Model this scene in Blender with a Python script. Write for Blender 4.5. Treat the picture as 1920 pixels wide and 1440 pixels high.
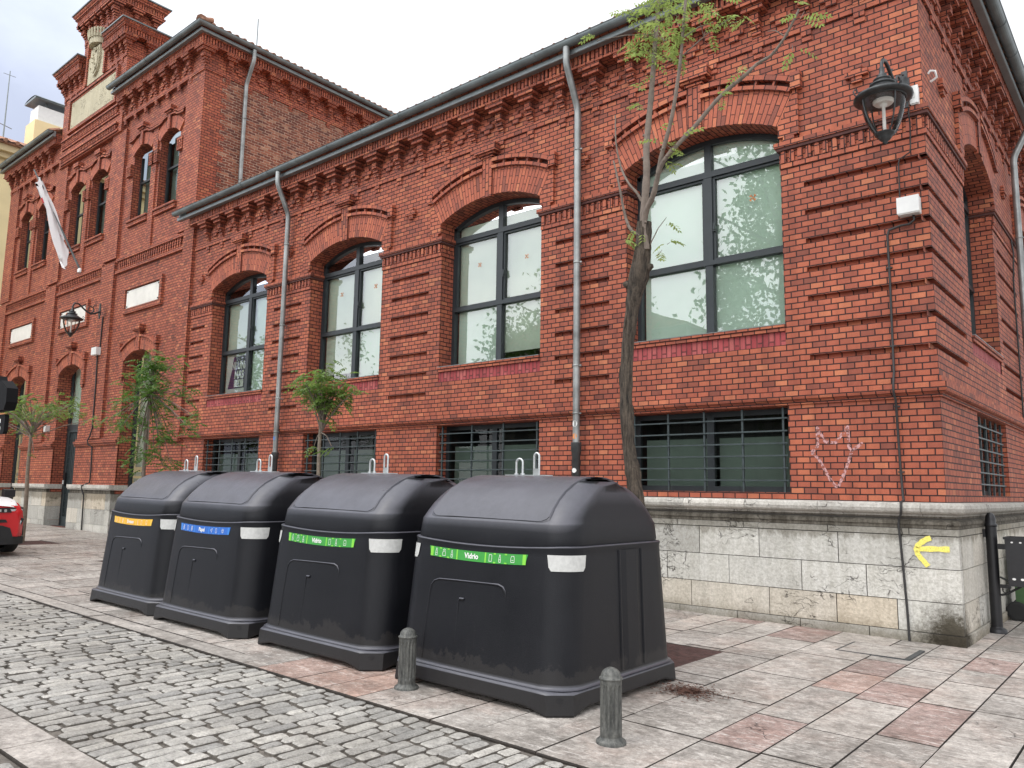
import bpy, math, random
from math import sin, cos, pi, radians, sqrt, atan2, asin
from mathutils import Vector, Matrix
random.seed(7)
scene = bpy.context.scene
for o in list(bpy.data.objects): bpy.data.objects.remove(o)
COL = scene.collection

# ---------------------------------------------------------------- camera
YAW, PITCH, ROLL = -0.7034, 0.1342, 0.0158
cam = bpy.data.cameras.new('camera'); camo = bpy.data.objects.new('camera', cam); COL.objects.link(camo)
f = Vector((sin(YAW)*cos(PITCH), cos(YAW)*cos(PITCH), sin(PITCH)))
r = Vector((cos(YAW), -sin(YAW), 0)); u = r.cross(f)
R2 = r*cos(ROLL)+u*sin(ROLL); U2 = -r*sin(ROLL)+u*cos(ROLL)
camo.matrix_world = Matrix(((R2.x, U2.x, -f.x, 1.898), (R2.y, U2.y, -f.y, -9.3542), (R2.z, U2.z, -f.z, 1.6392), (0, 0, 0, 1)))
cam.sensor_width = 36; cam.sensor_fit = 'HORIZONTAL'; cam.lens = 1471.04/1920*36; cam.clip_end = 600; cam.clip_start = .05
scene.camera = camo
scene.render.resolution_x = 1024; scene.render.resolution_y = 768

# ---------------------------------------------------------------- sky, sun, exposure
SUN_EL, SUN_AZ = radians(60), radians(200)     # azimuth of the sun measured from +Y towards +X
w = bpy.data.worlds.new("World"); scene.world = w; w.use_nodes = True
nt = w.node_tree; nt.nodes.clear()
N = nt.nodes.new; L = nt.links.new
out = N('ShaderNodeOutputWorld'); sky = N('ShaderNodeTexSky'); sky.sky_type = 'NISHITA'; sky.sun_disc = False
sky.sun_elevation = SUN_EL; sky.sun_rotation = SUN_AZ
b1 = N('ShaderNodeBackground'); b1.inputs[1].default_value = .12; L(sky.outputs[0], b1.inputs[0])
tc = N('ShaderNodeTexCoord'); mp = N('ShaderNodeMapping'); mp.inputs['Scale'].default_value = (1, 1, 1.9); mp.inputs['Location'].default_value = (.4, .15, .3)
L(tc.outputs['Generated'], mp.inputs[0])
nz = N('ShaderNodeTexNoise'); nz.inputs['Scale'].default_value = 2.3; nz.inputs['Detail'].default_value = 7; nz.inputs['Roughness'].default_value = .55; L(mp.outputs[0], nz.inputs['Vector'])
sx = N('ShaderNodeSeparateXYZ'); L(tc.outputs['Generated'], sx.inputs[0])
# darker, bluer cloud towards the west (-X), brilliant white overcast elsewhere
m1 = N('ShaderNodeMapRange'); m1.inputs[1].default_value = -.74; m1.inputs[2].default_value = -.94; m1.inputs[3].default_value = 0; m1.inputs[4].default_value = .75; L(sx.outputs[0], m1.inputs[0])
m2 = N('ShaderNodeMath'); m2.operation = 'ADD'; L(nz.outputs[0], m2.inputs[0]); L(m1.outputs[0], m2.inputs[1])
cr = N('ShaderNodeValToRGB'); L(m2.outputs[0], cr.inputs[0])
e = cr.color_ramp.elements; e[0].position = .56; e[0].color = (1.02, 1.03, 1.05, 1); e[1].position = 1.08; e[1].color = (.44, .48, .60, 1)
em = cr.color_ramp.elements.new(.8); em.color = (.60, .65, .77, 1)
b2 = N('ShaderNodeBackground'); L(cr.outputs[0], b2.inputs[0])
# the veiled sun makes a broad brighter region of cloud behind the camera
dv = N('ShaderNodeVectorMath'); dv.operation = 'DOT_PRODUCT'; L(tc.outputs['Generated'], dv.inputs[0]); dv.inputs[1].default_value = (sin(SUN_AZ)*cos(radians(40)), cos(SUN_AZ)*cos(radians(40)), sin(radians(40)))
gl_ = N('ShaderNodeMapRange'); gl_.interpolation_type = 'SMOOTHSTEP'; gl_.inputs[1].default_value = .1; gl_.inputs[2].default_value = 1; gl_.inputs[3].default_value = 1.0; gl_.inputs[4].default_value = 2.3; L(dv.outputs['Value'], gl_.inputs[0]); L(gl_.outputs[0], b2.inputs[1])
mx = N('ShaderNodeMixShader'); mx.inputs[0].default_value = .9; L(b1.outputs[0], mx.inputs[1]); L(b2.outputs[0], mx.inputs[2]); L(mx.outputs[0], out.inputs[0])
sl = bpy.data.lights.new('sun', 'SUN'); sl.energy = .7; sl.angle = radians(25); sl.color = (1, .96, .9)
so = bpy.data.objects.new('sun', sl); COL.objects.link(so)
sd = Vector((sin(SUN_AZ)*cos(SUN_EL), cos(SUN_AZ)*cos(SUN_EL), sin(SUN_EL)))
so.rotation_euler = sd.to_track_quat('Z', 'Y').to_euler()
scene.view_settings.view_transform = 'Standard'; scene.view_settings.look = 'None'; scene.view_settings.exposure = .42; scene.view_settings.gamma = 1
scene.render.engine = 'CYCLES'
scene.cycles.max_bounces = 6; scene.cycles.transparent_max_bounces = 12

# ---------------------------------------------------------------- mesh helpers
V0 = 3.233          # height of a brick course joint
CH = .072
def gz(x, y=0): return .13-.010*x
class MB:
    def __init__(s): s.v = []; s.f = []; s.uv = []; s.m = []; s.t = []; s.sm = []
    def face(s, pts, uv=None, m=0, t=.5, rot=False, smooth=False):
        i = len(s.v); s.v += [tuple(p) for p in pts]; s.f.append(tuple(range(i, i+len(pts))))
        s.uv.append(uv if uv else ('R' if rot else None)); s.m.append(m); s.t.append(t); s.sm.append(smooth)
    def box(s, x0, x1, y0, y1, z0, z1, m=0, t=.5, rot=False, skip=''):
        if x0 > x1: x0, x1 = x1, x0
        if y0 > y1: y0, y1 = y1, y0
        if z0 > z1: z0, z1 = z1, z0
        c = [(x, y, z) for z in (z0, z1) for y in (y0, y1) for x in (x0, x1)]
        F = {'z': (0, 2, 3, 1), 'Z': (4, 5, 7, 6), 'y': (0, 1, 5, 4), 'Y': (2, 6, 7, 3), 'x': (0, 4, 6, 2), 'X': (1, 3, 7, 5)}
        for k, q in F.items():
            if k in skip: continue
            s.face([c[j] for j in q], m=m, t=t, rot=rot)
    def grid(s, P, closed_u=False, closed_v=False, m=0, t=.5, smooth=True, flip=False, uvs=None):
        n = len(P); k = len(P[0]); i0 = len(s.v)
        for row in P: s.v += [tuple(p) for p in row]
        for a in range(n if closed_u else n-1):
            for b in range(k if closed_v else k-1):
                q = (i0+a*k+b, i0+a*k+(b+1) % k, i0+((a+1) % n)*k+(b+1) % k, i0+((a+1) % n)*k+b)
                if flip: q = q[::-1]
                s.f.append(q); s.uv.append(None); s.m.append(m); s.t.append(t); s.sm.append(smooth)
    def tube(s, pts, rad, n=8, m=0, caps=True, smooth=True, t=.5):
        pts = [Vector(p) for p in pts]
        if not hasattr(rad, '__len__'): rad = [rad]*len(pts)
        rows = []; up = None
        for i, p in enumerate(pts):
            d = (pts[min(i+1, len(pts)-1)]-pts[max(i-1, 0)]).normalized()
            if up is None:
                up = Vector((0, 0, 1)) if abs(d.z) < .9 else Vector((1, 0, 0))
            a = d.cross(up).normalized(); b = a.cross(d).normalized(); up = b
            rows.append([p+(a*cos(2*pi*j/n)+b*sin(2*pi*j/n))*rad[i] for j in range(n)])
        s.grid(rows, closed_v=True, m=m, smooth=smooth, t=t)
        if caps:
            s.face(rows[0], m=m, t=t); s.face(rows[-1][::-1], m=m, t=t)
    def lathe(s, cx, cy, prof, n=16, m=0, smooth=True, arc=None):
        rows = [[(cx+rr*cos(2*pi*j/n), cy+rr*sin(2*pi*j/n), z) for j in range(n)] for rr, z in prof]
        s.grid(rows, closed_v=True, m=m, smooth=smooth)
        if prof[0][0] > 1e-4: s.face(rows[0][::-1], m=m)
        if prof[-1][0] > 1e-4: s.face(rows[-1], m=m)
    def prism(s, poly, axis, a, b, m=0, t=.5, rot=False):
        # poly: list of 2D points; axis 'y' -> (x,z) polygon extruded in y ; 'x' -> (y,z) ; 'z' -> (x,y)
        def P(p, c): return {'y': (p[0], c, p[1]), 'x': (c, p[0], p[1]), 'z': (p[0], p[1], c)}[axis]
        s.face([P(p, a) for p in poly], m=m, t=t, rot=rot); s.face([P(p, b) for p in poly][::-1], m=m, t=t, rot=rot)
        for i in range(len(poly)):
            p, q = poly[i], poly[(i+1) % len(poly)]
            s.face([P(p, a), P(p, b), P(q, b), P(q, a)], m=m, t=t, rot=rot)
    def build(s, name, mats, parent=None, loc=None, fixn=False):
        me = bpy.data.meshes.new(name); me.from_pydata(s.v, [], s.f)
        mats = mats if isinstance(mats, (list, tuple)) else [mats]
        for mt in mats: me.materials.append(mt)
        uvl = me.uv_layers.new(name='UVMap')
        data = [0.0]*(2*len(me.loops)); li = 0; V = s.v
        for fi, pl in enumerate(me.polygons):
            uv = s.uv[fi]; nn = pl.normal; ax = max(range(3), key=lambda k: abs(nn[k]))
            for k, vi in enumerate(s.f[fi]):
                if uv and uv != 'R': a, b = uv[k]
                else:
                    x, y, z = V[vi]
                    if ax == 1: a, b = x, z-V0
                    elif ax == 0: a, b = y+.06, z-V0
                    else: a, b = x, y
                    if uv == 'R': a, b = b+.03, a
                data[2*li] = a; data[2*li+1] = b; li += 1
        uvl.data.foreach_set('uv', data)
        me.polygons.foreach_set('material_index', s.m); me.polygons.foreach_set('use_smooth', s.sm)
        at = me.attributes.new('tone', 'FLOAT', 'FACE'); at.data.foreach_set('value', s.t)
        me.update()
        o = bpy.data.objects.new(name, me); COL.objects.link(o)
        if loc: o.location = loc
        if parent: attach(o, parent)
        return o
WORLD = {}
def attach(o, parent):
    # o keeps its world place when its mesh is written in world coordinates
    o.parent = parent
    off = WORLD.get(parent.name, Vector((0, 0, 0)))
    o.location = Vector(o.location)-off
    WORLD[o.name] = Vector((0, 0, 0))+off+Vector(o.location)
def thing(name, label, cat, loc=(0, 0, 0), rz=0, group=None, local=False):
    o = bpy.data.objects.new(name, None); COL.objects.link(o); o.location = loc; o.rotation_euler = (0, 0, rz)
    o.empty_display_size = .2
    WORLD[o.name] = Vector((0, 0, 0)) if local else Vector(loc)
    tag(o, label, cat, group); return o
def tag(o, label, cat, group=None, kind=None):
    if label: o['label'] = label
    if cat: o['category'] = cat
    if group: o['group'] = group
    if kind: o['kind'] = kind
    return o
def copy_tree(o, parent=None):
    c = o.copy(); COL.objects.link(c)
    if parent: c.parent = parent
    for ch in list(o.children): copy_tree(ch, c)
    return c

# ---------------------------------------------------------------- material helpers
def newmat(name):
    m = bpy.data.materials.new(name); m.use_nodes = True; nt = m.node_tree
    b = nt.nodes['Principled BSDF']; return m, nt, b
def ramp(nt, stops):
    c = nt.nodes.new('ShaderNodeValToRGB'); e = c.color_ramp.elements
    e[0].position, e[0].color = stops[0][0], (*stops[0][1], 1); e[1].position, e[1].color = stops[-1][0], (*stops[-1][1], 1)
    for p, cc in stops[1:-1]:
        k = e.new(p); k.color = (*cc, 1)
    return c
def mixc(nt, mode, fac, a, b):
    m = nt.nodes.new('ShaderNodeMix'); m.data_type = 'RGBA'; m.blend_type = mode
    for idx, v in ((0, fac), (6, a), (7, b)):
        if hasattr(v, 'is_output'): nt.links.new(v, m.inputs[idx])
        elif idx == 0: m.inputs[0].default_value = v
        else: m.inputs[idx].default_value = (*v, 1)
    return m.outputs[2]
def math_(nt, op, a, b=None, c=None):
    m = nt.nodes.new('ShaderNodeMath'); m.operation = op
    for i, v in enumerate((a, b, c)):
        if v is None: continue
        if hasattr(v, 'is_output'): nt.links.new(v, m.inputs[i])
        else: m.inputs[i].default_value = v
    return m.outputs[0]
def noise(nt, vec, scale, detail=4, rough=.5, out=0, mapping=None):
    if mapping:
        mp = nt.nodes.new('ShaderNodeMapping'); mp.inputs['Scale'].default_value = mapping; nt.links.new(vec, mp.inputs[0]); vec = mp.outputs[0]
    n = nt.nodes.new('ShaderNodeTexNoise'); n.inputs['Scale'].default_value = scale; n.inputs['Detail'].default_value = detail; n.inputs['Roughness'].default_value = rough
    nt.links.new(vec, n.inputs['Vector']); return n.outputs[out]
def objco(nt): return nt.nodes.new('ShaderNodeNewGeometry').outputs['Position']
def loccoord(nt): return nt.nodes.new('ShaderNodeTexCoord').outputs['Object']
def bump(nt, b, h, dist, strength=1):
    n = nt.nodes.new('ShaderNodeBump'); n.inputs['Distance'].default_value = dist; n.inputs['Strength'].default_value = strength
    nt.links.new(h, n.inputs['Height']); nt.links.new(n.outputs[0], b.inputs['Normal'])
def simple(name, col, rough=.6, metal=0, var=.15, scale=8, bumpd=0, spec=None, local=True):
    m, nt, b = newmat(name)
    co = loccoord(nt) if local else objco(nt)
    n = noise(nt, co, scale, 6, .6)
    lo = tuple(c*(1-var) for c in col); hi = tuple(min(1, c*(1+var)) for c in col)
    rp = ramp(nt, [(.3, lo), (.7, hi)]); nt.links.new(n, rp.inputs[0]); nt.links.new(rp.outputs[0], b.inputs['Base Color'])
    rr = nt.nodes.new('ShaderNodeMapRange'); rr.inputs[3].default_value = rough*.85; rr.inputs[4].default_value = min(1, rough*1.15)
    nt.links.new(n, rr.inputs[0]); nt.links.new(rr.outputs[0], b.inputs['Roughness'])
    b.inputs['Metallic'].default_value = metal
    if spec is not None: b.inputs['Specular IOR Level'].default_value = spec
    if bumpd: bump(nt, b, noise(nt, co, scale*3, 5, .65), bumpd)
    return m
def brick_mat(name, stops, mortar, w=.157, h=CH, ms=.0076, wob=.004, dirt=.55, bd=.010, loose=.0):
    m, nt, b = newmat(name); Lk = nt.links.new
    uv = nt.nodes.new('ShaderNodeUVMap').outputs[0]; pos = objco(nt)
    nn = nt.nodes.new('ShaderNodeTexNoise'); nn.inputs['Scale'].default_value = 7; nn.inputs['Detail'].default_value = 2; Lk(uv, nn.inputs['Vector'])
    vm = nt.nodes.new('ShaderNodeVectorMath'); vm.operation = 'MULTIPLY_ADD'; Lk(nn.outputs['Color'], vm.inputs[0]); vm.inputs[1].default_value = (wob*2,)*3; Lk(uv, vm.inputs[2])
    vs = nt.nodes.new('ShaderNodeVectorMath'); vs.operation = 'SUBTRACT'; Lk(vm.outputs[0], vs.inputs[0]); vs.inputs[1].default_value = (wob,)*3
    uvw = vs.outputs[0]
    bt = nt.nodes.new('ShaderNodeTexBrick'); bt.inputs['Scale'].default_value = 1; bt.inputs['Brick Width'].default_value = w; bt.inputs['Row Height'].default_value = h
    bt.inputs['Mortar Size'].default_value = ms; bt.inputs['Mortar Smooth'].default_value = .2; Lk(uvw, bt.inputs['Vector']); fac = bt.outputs['Fac']
    sp = nt.nodes.new('ShaderNodeSeparateXYZ'); Lk(uvw, sp.inputs[0])
    row = math_(nt, 'FLOOR', math_(nt, 'DIVIDE', sp.outputs[1], h))
    odd = math_(nt, 'ABSOLUTE', math_(nt, 'MODULO', row, 2.0))
    off = math_(nt, 'MULTIPLY', odd, 0.0)
    ev = math_(nt, 'SUBTRACT', 1.0, odd)
    col = math_(nt, 'FLOOR', math_(nt, 'ADD', math_(nt, 'DIVIDE', sp.outputs[0], w), math_(nt, 'MULTIPLY', odd if OFFODD else ev, .5)))
    cb = nt.nodes.new('ShaderNodeCombineXYZ'); Lk(col, cb.inputs[0]); Lk(row, cb.inputs[1])
    wn = nt.nodes.new('ShaderNodeTexWhiteNoise'); wn.noise_dimensions = '2D'; Lk(cb.outputs[0], wn.inputs['Vector'])
    rp = ramp(nt, stops); Lk(wn.outputs['Value'], rp.inputs[0])
    fine = noise(nt, pos, 90, 4, .6); big = noise(nt, pos, .55, 5, .6); streak = noise(nt, pos, 1.0, 5, .65, mapping=(5, 5, .55))
    c = mixc(nt, 'MULTIPLY', .55, rp.outputs[0], rmap(nt, fine, .3, .75, (.6, .6, .6), (1.2, 1.2, 1.2)))
    mo = mixc(nt, 'MULTIPLY', .6, rmap(nt, noise(nt, pos, 11, 3), .3, .7, tuple(x*.6 for x in mortar), tuple(min(1, x*1.5) for x in mortar)), (1, 1, 1))
    c = mixc(nt, 'MIX', fac, c, mo)
    if loose:
        # pale mortar smears in scattered places
        sm = rmap(nt, noise(nt, pos, 3.2, 6, .7), .62, .72, (0, 0, 0), (1, 1, 1))
        c = mixc(nt, 'MIX', math_(nt, 'MULTIPLY', math_(nt, 'MULTIPLY', sm, loose), rmap(nt, noise(nt, pos, 25, 3), .45, .6, (0, 0, 0), (1, 1, 1))), c, (.45, .33, .26))
    c = mixc(nt, 'MULTIPLY', dirt, c, rmap(nt, big, .32, .68, (.62, .58, .6), (1.1, 1.08, 1.05)))
    c = mixc(nt, 'MULTIPLY', dirt*.9, c, rmap(nt, streak, .32, .60, (.50, .48, .50), (1.08, 1.07, 1.06)))
    Lk(c, b.inputs['Base Color'])
    b.inputs['Roughness'].default_value = .72; b.inputs['Specular IOR Level'].default_value = .35
    hgt = math_(nt, 'ADD', math_(nt, 'MULTIPLY', math_(nt, 'SUBTRACT', 1.0, fac), 1.0), math_(nt, 'MULTIPLY', fine, .35))
    hgt = math_(nt, 'ADD', hgt, math_(nt, 'MULTIPLY', wn.outputs['Value'], .25))
    bump(nt, b, hgt, bd)
    return m
OFFODD = False
def rmap(nt, v, a, b_, ca, cb_):
    r_ = ramp(nt, [(a, ca), (b_, cb_)]); nt.links.new(v, r_.inputs[0]); return r_.outputs[0]

BR = [(0, (.24, .075, .050)), (.12, (.35, .096, .058)), (.5, (.43, .118, .066)), (.88, (.48, .138, .073)), (1, (.56, .195, .098))]
M = {}
M['brick'] = brick_mat('red_brick', BR, (.035, .013, .012), loose=.35)
M['brick_plain'] = brick_mat('red_brick_trim', [(p, tuple(x*1.02 for x in c)) for p, c in BR], (.045, .016, .014), dirt=.5)
M['brick_arch'] = brick_mat('arch_brick', [(p, tuple(x*1.06 for x in c)) for p, c in BR], (.06, .02, .016), w=.26, h=.066, ms=.0055, dirt=.3)
M['brick_patch'] = brick_mat('patched_brick', [(0, (.25, .07, .045)), (.4, (.40, .10, .055)), (.8, (.48, .13, .07)), (1, (.55, .25, .16))], (.10, .04, .033), wob=.008, loose=.8)
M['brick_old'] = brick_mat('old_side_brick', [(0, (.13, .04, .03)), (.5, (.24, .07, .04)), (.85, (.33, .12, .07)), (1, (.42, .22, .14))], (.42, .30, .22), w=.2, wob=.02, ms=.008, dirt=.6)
M['brick_pink'] = brick_mat('pink_soldier_brick', [(0, (.34, .05, .055)), (.5, (.42, .075, .08)), (1, (.50, .13, .12))], (.17, .04, .04), w=.30, h=.075, ms=.010)

def stone_mat(name, base, tint2, dark, streak=.6, base_dark=0):
    m, nt, b = newmat(name); Lk = nt.links.new; pos = objco(nt)
    at = nt.nodes.new('ShaderNodeAttribute'); at.attribute_name = 'tone'; at.attribute_type = 'GEOMETRY'
    rp0 = ramp(nt, [(0, tuple(x*.68 for x in base)), (.5, base), (1, tint2)]); Lk(at.outputs['Fac'], rp0.inputs[0]); c = rp0.outputs[0]
    n1 = noise(nt, pos, 2.4, 8, .65); n2 = noise(nt, pos, 38, 5, .7); n3 = noise(nt, pos, 3, 6, .7, mapping=(3.5, 3.5, .35))
    c = mixc(nt, 'MULTIPLY', .7, c, rmap(nt, n1, .3, .7, (.84, .83, .82), (1.08, 1.07, 1.06)))
    c = mixc(nt, 'MULTIPLY', .7, c, rmap(nt, n2, .35, .62, (.66, .65, .62), (1.1, 1.1, 1.1)))
    c = mixc(nt, 'MULTIPLY', streak, c, rmap(nt, n3, .38, .6, dark, (1, 1, 1)))
    # chisel cracks
    vo = nt.nodes.new('ShaderNodeTexVoronoi'); vo.feature = 'DISTANCE_TO_EDGE'; vo.inputs['Scale'].default_value = 2.2
    mp = nt.nodes.new('ShaderNodeMapping'); mp.inputs['Scale'].default_value = (1, 1, 5.5); nzv = nt.nodes.new('ShaderNodeTexNoise'); nzv.inputs['Scale'].default_value = 6; nzv.inputs['Detail'].default_value = 5
    Lk(pos, nzv.inputs['Vector']); vm = nt.nodes.new('ShaderNodeVectorMath'); vm.operation = 'MULTIPLY_ADD'; Lk(nzv.outputs['Color'], vm.inputs[0]); vm.inputs[1].default_value = (.35,)*3; Lk(pos, vm.inputs[2])
    Lk(vm.outputs[0], mp.inputs[0]); Lk(mp.outputs[0], vo.inputs['Vector'])
    crk = math_(nt, 'MULTIPLY', rmap(nt, vo.outputs['Distance'], .0, .02, (1, 1, 1), (0, 0, 0)), rmap(nt, noise(nt, pos, 1.7, 3), .56, .60, (0, 0, 0), (1, 1, 1)))
    c = mixc(nt, 'MIX', math_(nt, 'MULTIPLY', crk, .75), c, (.06, .05, .045))
    if base_dark:
        sp = nt.nodes.new('ShaderNodeSeparateXYZ'); Lk(pos, sp.inputs[0])
        # black damp patch at the foot of the corner
        vd = nt.nodes.new('ShaderNodeVectorMath'); vd.operation = 'DISTANCE'; Lk(pos, vd.inputs[0]); vd.inputs[1].default_value = (.02, -.14, .22)
        dd = math_(nt, 'ADD', vd.outputs['Value'], math_(nt, 'ADD', math_(nt, 'MULTIPLY', noise(nt, pos, 7, 7, .8), .5), math_(nt, 'MULTIPLY', noise(nt, pos, 38, 5, .8), .28)))
        c = mixc(nt, 'MULTIPLY', 1, c, rmap(nt, dd, .54, .80, (.15, .135, .11), (1, 1, 1)))
        zz = math_(nt, 'ADD', sp.outputs[2], math_(nt, 'MULTIPLY', noise(nt, pos, 4, 6, .7), .3))
        c = mixc(nt, 'MULTIPLY', 1, c, rmap(nt, zz, .30, .48, (.5, .47, .42), (1, 1, 1)))
        # ragged darker tone towards the top, under the moulding
        c = mixc(nt, 'MULTIPLY', .75, c, rmap(nt, math_(nt, 'SUBTRACT', sp.outputs[2], math_(nt, 'MULTIPLY', noise(nt, pos, 2.2, 7, .75, mapping=(2.2, 2.2, .8)), .42)), .93, 1.10, (1, 1, 1), (.40, .38, .34)))
    Lk(c, b.inputs['Base Color']); b.inputs['Roughness'].default_value = .85; b.inputs['Specular IOR Level'].default_value = .25
    h = math_(nt, 'ADD', math_(nt, 'MULTIPLY', n2, .6), math_(nt, 'SUBTRACT', n1, math_(nt, 'MULTIPLY', crk, 1.2)))
    bump(nt, b, h, .012)
    return m
M['stone'] = stone_mat('ashlar_stone', (.62, .61, .57), (.60, .53, .43), (.76, .75, .72), base_dark=1)
M['ledge'] = stone_mat('ledge_stone', (.58, .56, .52), (.66, .63, .58), (.62, .60, .57), streak=.5)
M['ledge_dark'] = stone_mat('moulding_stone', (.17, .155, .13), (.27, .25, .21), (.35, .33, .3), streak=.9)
M['cream_stone'] = stone_mat('cream_stone', (.50, .46, .34), (.54, .5, .38), (.75, .72, .65), streak=.5)

def paving_mat(name, streaky=.5, joints=False):
    m, nt, b = newmat(name); Lk = nt.links.new; pos = objco(nt)
    at = nt.nodes.new('ShaderNodeAttribute'); at.attribute_name = 'tone'; at.attribute_type = 'GEOMETRY'
    # tone < .2 : dark gap ; .2-.8 greys ; > .8 red slabs
    rp = ramp(nt, [(0, (.045, .038, .032)), (.1, (.06, .05, .042)), (.12, (.33, .31, .29)), (.45, (.42, .395, .37)), (.78, (.54, .50, .465)), (.80, (.30, .235, .22)), (.9, (.38, .285, .26)), (1, (.54, .39, .32))])
    rp.color_ramp.interpolation = 'LINEAR'; Lk(at.outputs['Fac'], rp.inputs[0]); c = rp.outputs[0]
    n1 = noise(nt, pos, 1.3, 7, .65); n2 = noise(nt, pos, 55, 5, .75)
    st = noise(nt, pos, 4.0, 9, .75, mapping=(1.3, 8, 1))
    n4 = noise(nt, pos, 9, 8, .75)
    c = mixc(nt, 'MULTIPLY', .85, c, rmap(nt, n1, .3, .68, (.55, .54, .53), (1.12, 1.12, 1.12)))
    c = mixc(nt, 'MULTIPLY', .9, c, rmap(nt, n4, .32, .60, (.55, .53, .51), (1.14, 1.12, 1.1)))
    c = mixc(nt, 'MULTIPLY', .6, c, rmap(nt, n2, .3, .65, (.66, .66, .66), (1.15, 1.15, 1.15)))
    pk = math_(nt, 'MULTIPLY', rmap(nt, noise(nt, pos, 1.6, 6, .7), .47, .62, (0, 0, 0), (1, 1, 1)), rmap(nt, at.outputs['Fac'], .12, .14, (0, 0, 0), (1, 1, 1)))
    c = mixc(nt, 'MULTIPLY', math_(nt, 'MULTIPLY', pk, streaky), c, (1.0, .91, .88))
    n6 = noise(nt, pos, 24, 7, .85)
    n7 = noise(nt, pos, 3.2, 9, .68, mapping=(1, 2.6, 1))
    vein = math_(nt, 'MULTIPLY', rmap(nt, math_(nt, 'ABSOLUTE', math_(nt, 'SUBTRACT', n7, .5)), .002, .014, (1, 1, 1), (0, 0, 0)), rmap(nt, n4, .42, .55, (0, 0, 0), (1, 1, 1)))
    c = mixc(nt, 'MIX', math_(nt, 'MULTIPLY', math_(nt, 'MULTIPLY', vein, rmap(nt, at.outputs['Fac'], .17, .19, (0, 0, 0), (1, 1, 1))), streaky*.75), c, (.70, .67, .63))
    n8 = noise(nt, pos, 2.1, 9, .75, mapping=(1, 3, 1))
    c = mixc(nt, 'MULTIPLY', math_(nt, 'MULTIPLY', rmap(nt, n8, .60, .67, (0, 0, 0), (1, 1, 1)), .7), c, (.45, .42, .40))
    c = mixc(nt, 'MULTIPLY', .85, c, rmap(nt, n6, .36, .60, (.58, .57, .56), (1.18, 1.17, 1.16)))
    light = math_(nt, 'MULTIPLY', rmap(nt, st, .58, .62, (0, 0, 0), (1, 1, 1)), rmap(nt, at.outputs['Fac'], .12, .14, (0, 0, 0), (1, 1, 1)))
    c = mixc(nt, 'MIX', math_(nt, 'MULTIPLY', light, streaky), c, (.62, .58, .54))
    vo = nt.nodes.new('ShaderNodeTexVoronoi'); vo.feature = 'DISTANCE_TO_EDGE'; vo.inputs['Scale'].default_value = .9
    vm = nt.nodes.new('ShaderNodeVectorMath'); vm.operation = 'MULTIPLY_ADD'; nv = nt.nodes.new('ShaderNodeTexNoise'); nv.inputs['Scale'].default_value = 5; nv.inputs['Detail'].default_value = 6; Lk(pos, nv.inputs['Vector']); Lk(nv.outputs['Color'], vm.inputs[0]); vm.inputs[1].default_value = (.4,)*3; Lk(pos, vm.inputs[2]); Lk(vm.outputs[0], vo.inputs['Vector'])
    crk = math_(nt, 'MULTIPLY', rmap(nt, vo.outputs['Distance'], 0, .005, (1, 1, 1), (0, 0, 0)), rmap(nt, noise(nt, pos, .8, 2), .58, .61, (0, 0, 0), (1, 1, 1)))
    c = mixc(nt, 'MIX', math_(nt, 'MULTIPLY', crk, .8), c, (.05, .045, .04))
    # small dark spots, old gum
    v2 = nt.nodes.new('ShaderNodeTexVoronoi'); v2.inputs['Scale'].default_value = 3.1; Lk(pos, v2.inputs['Vector'])
    sp_ = math_(nt, 'MULTIPLY', rmap(nt, v2.outputs['Distance'], .045, .07, (1, 1, 1), (0, 0, 0)), .55)
    c = mixc(nt, 'MIX', sp_, c, (.10, .09, .085))
    Lk(c, b.inputs['Base Color'])
    Lk(rmap(nt, n1, .35, .6, (.42,)*3, (.8,)*3), b.inputs['Roughness']); b.inputs['Specular IOR Level'].default_value = .4
    h = math_(nt, 'ADD', math_(nt, 'MULTIPLY', n2, .3), math_(nt, 'SUBTRACT', math_(nt, 'MULTIPLY', st, .8), crk))
    bump(nt, b, h, .010)
    return m
M['slab'] = paving_mat('worn_slabs', .8)
M['slab2'] = paving_mat('granite_strips', .12)
def sett_mat():
    m, nt, b = newmat('granite_setts'); Lk = nt.links.new; pos = objco(nt)
    at = nt.nodes.new('ShaderNodeAttribute'); at.attribute_name = 'tone'; at.attribute_type = 'GEOMETRY'
    rp = ramp(nt, [(0, (.17, .152, .132)), (.03, (.19, .17, .15)), (.05, (.30, .29, .275)), (.9, (.50, .475, .435))]); Lk(at.outputs['Fac'], rp.inputs[0]); c = rp.outputs[0]
    n2 = noise(nt, pos, 60, 5, .8); n3 = noise(nt, pos, 16, 6, .7); n1 = noise(nt, pos, .9, 6, .65)
    c = mixc(nt, 'MULTIPLY', .8, c, rmap(nt, n2, .33, .62, (.45, .45, .46), (1.25, 1.25, 1.24)))
    c = mixc(nt, 'MULTIPLY', .7, c, rmap(nt, n3, .3, .65, (.6, .59, .58), (1.15, 1.15, 1.15)))
    c = mixc(nt, 'MULTIPLY', .8, c, rmap(nt, n1, .3, .62, (.62, .60, .57), (1.1, 1.1, 1.1)))
    Lk(c, b.inputs['Base Color']); Lk(rmap(nt, n3, .3, .7, (.42,)*3, (.75,)*3), b.inputs['Roughness']); b.inputs['Specular IOR Level'].default_value = .45
    bump(nt, b, math_(nt, 'ADD', n2, math_(nt, 'MULTIPLY', n3, 1.5)), .006); return m
M['sett'] = sett_mat()
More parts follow.
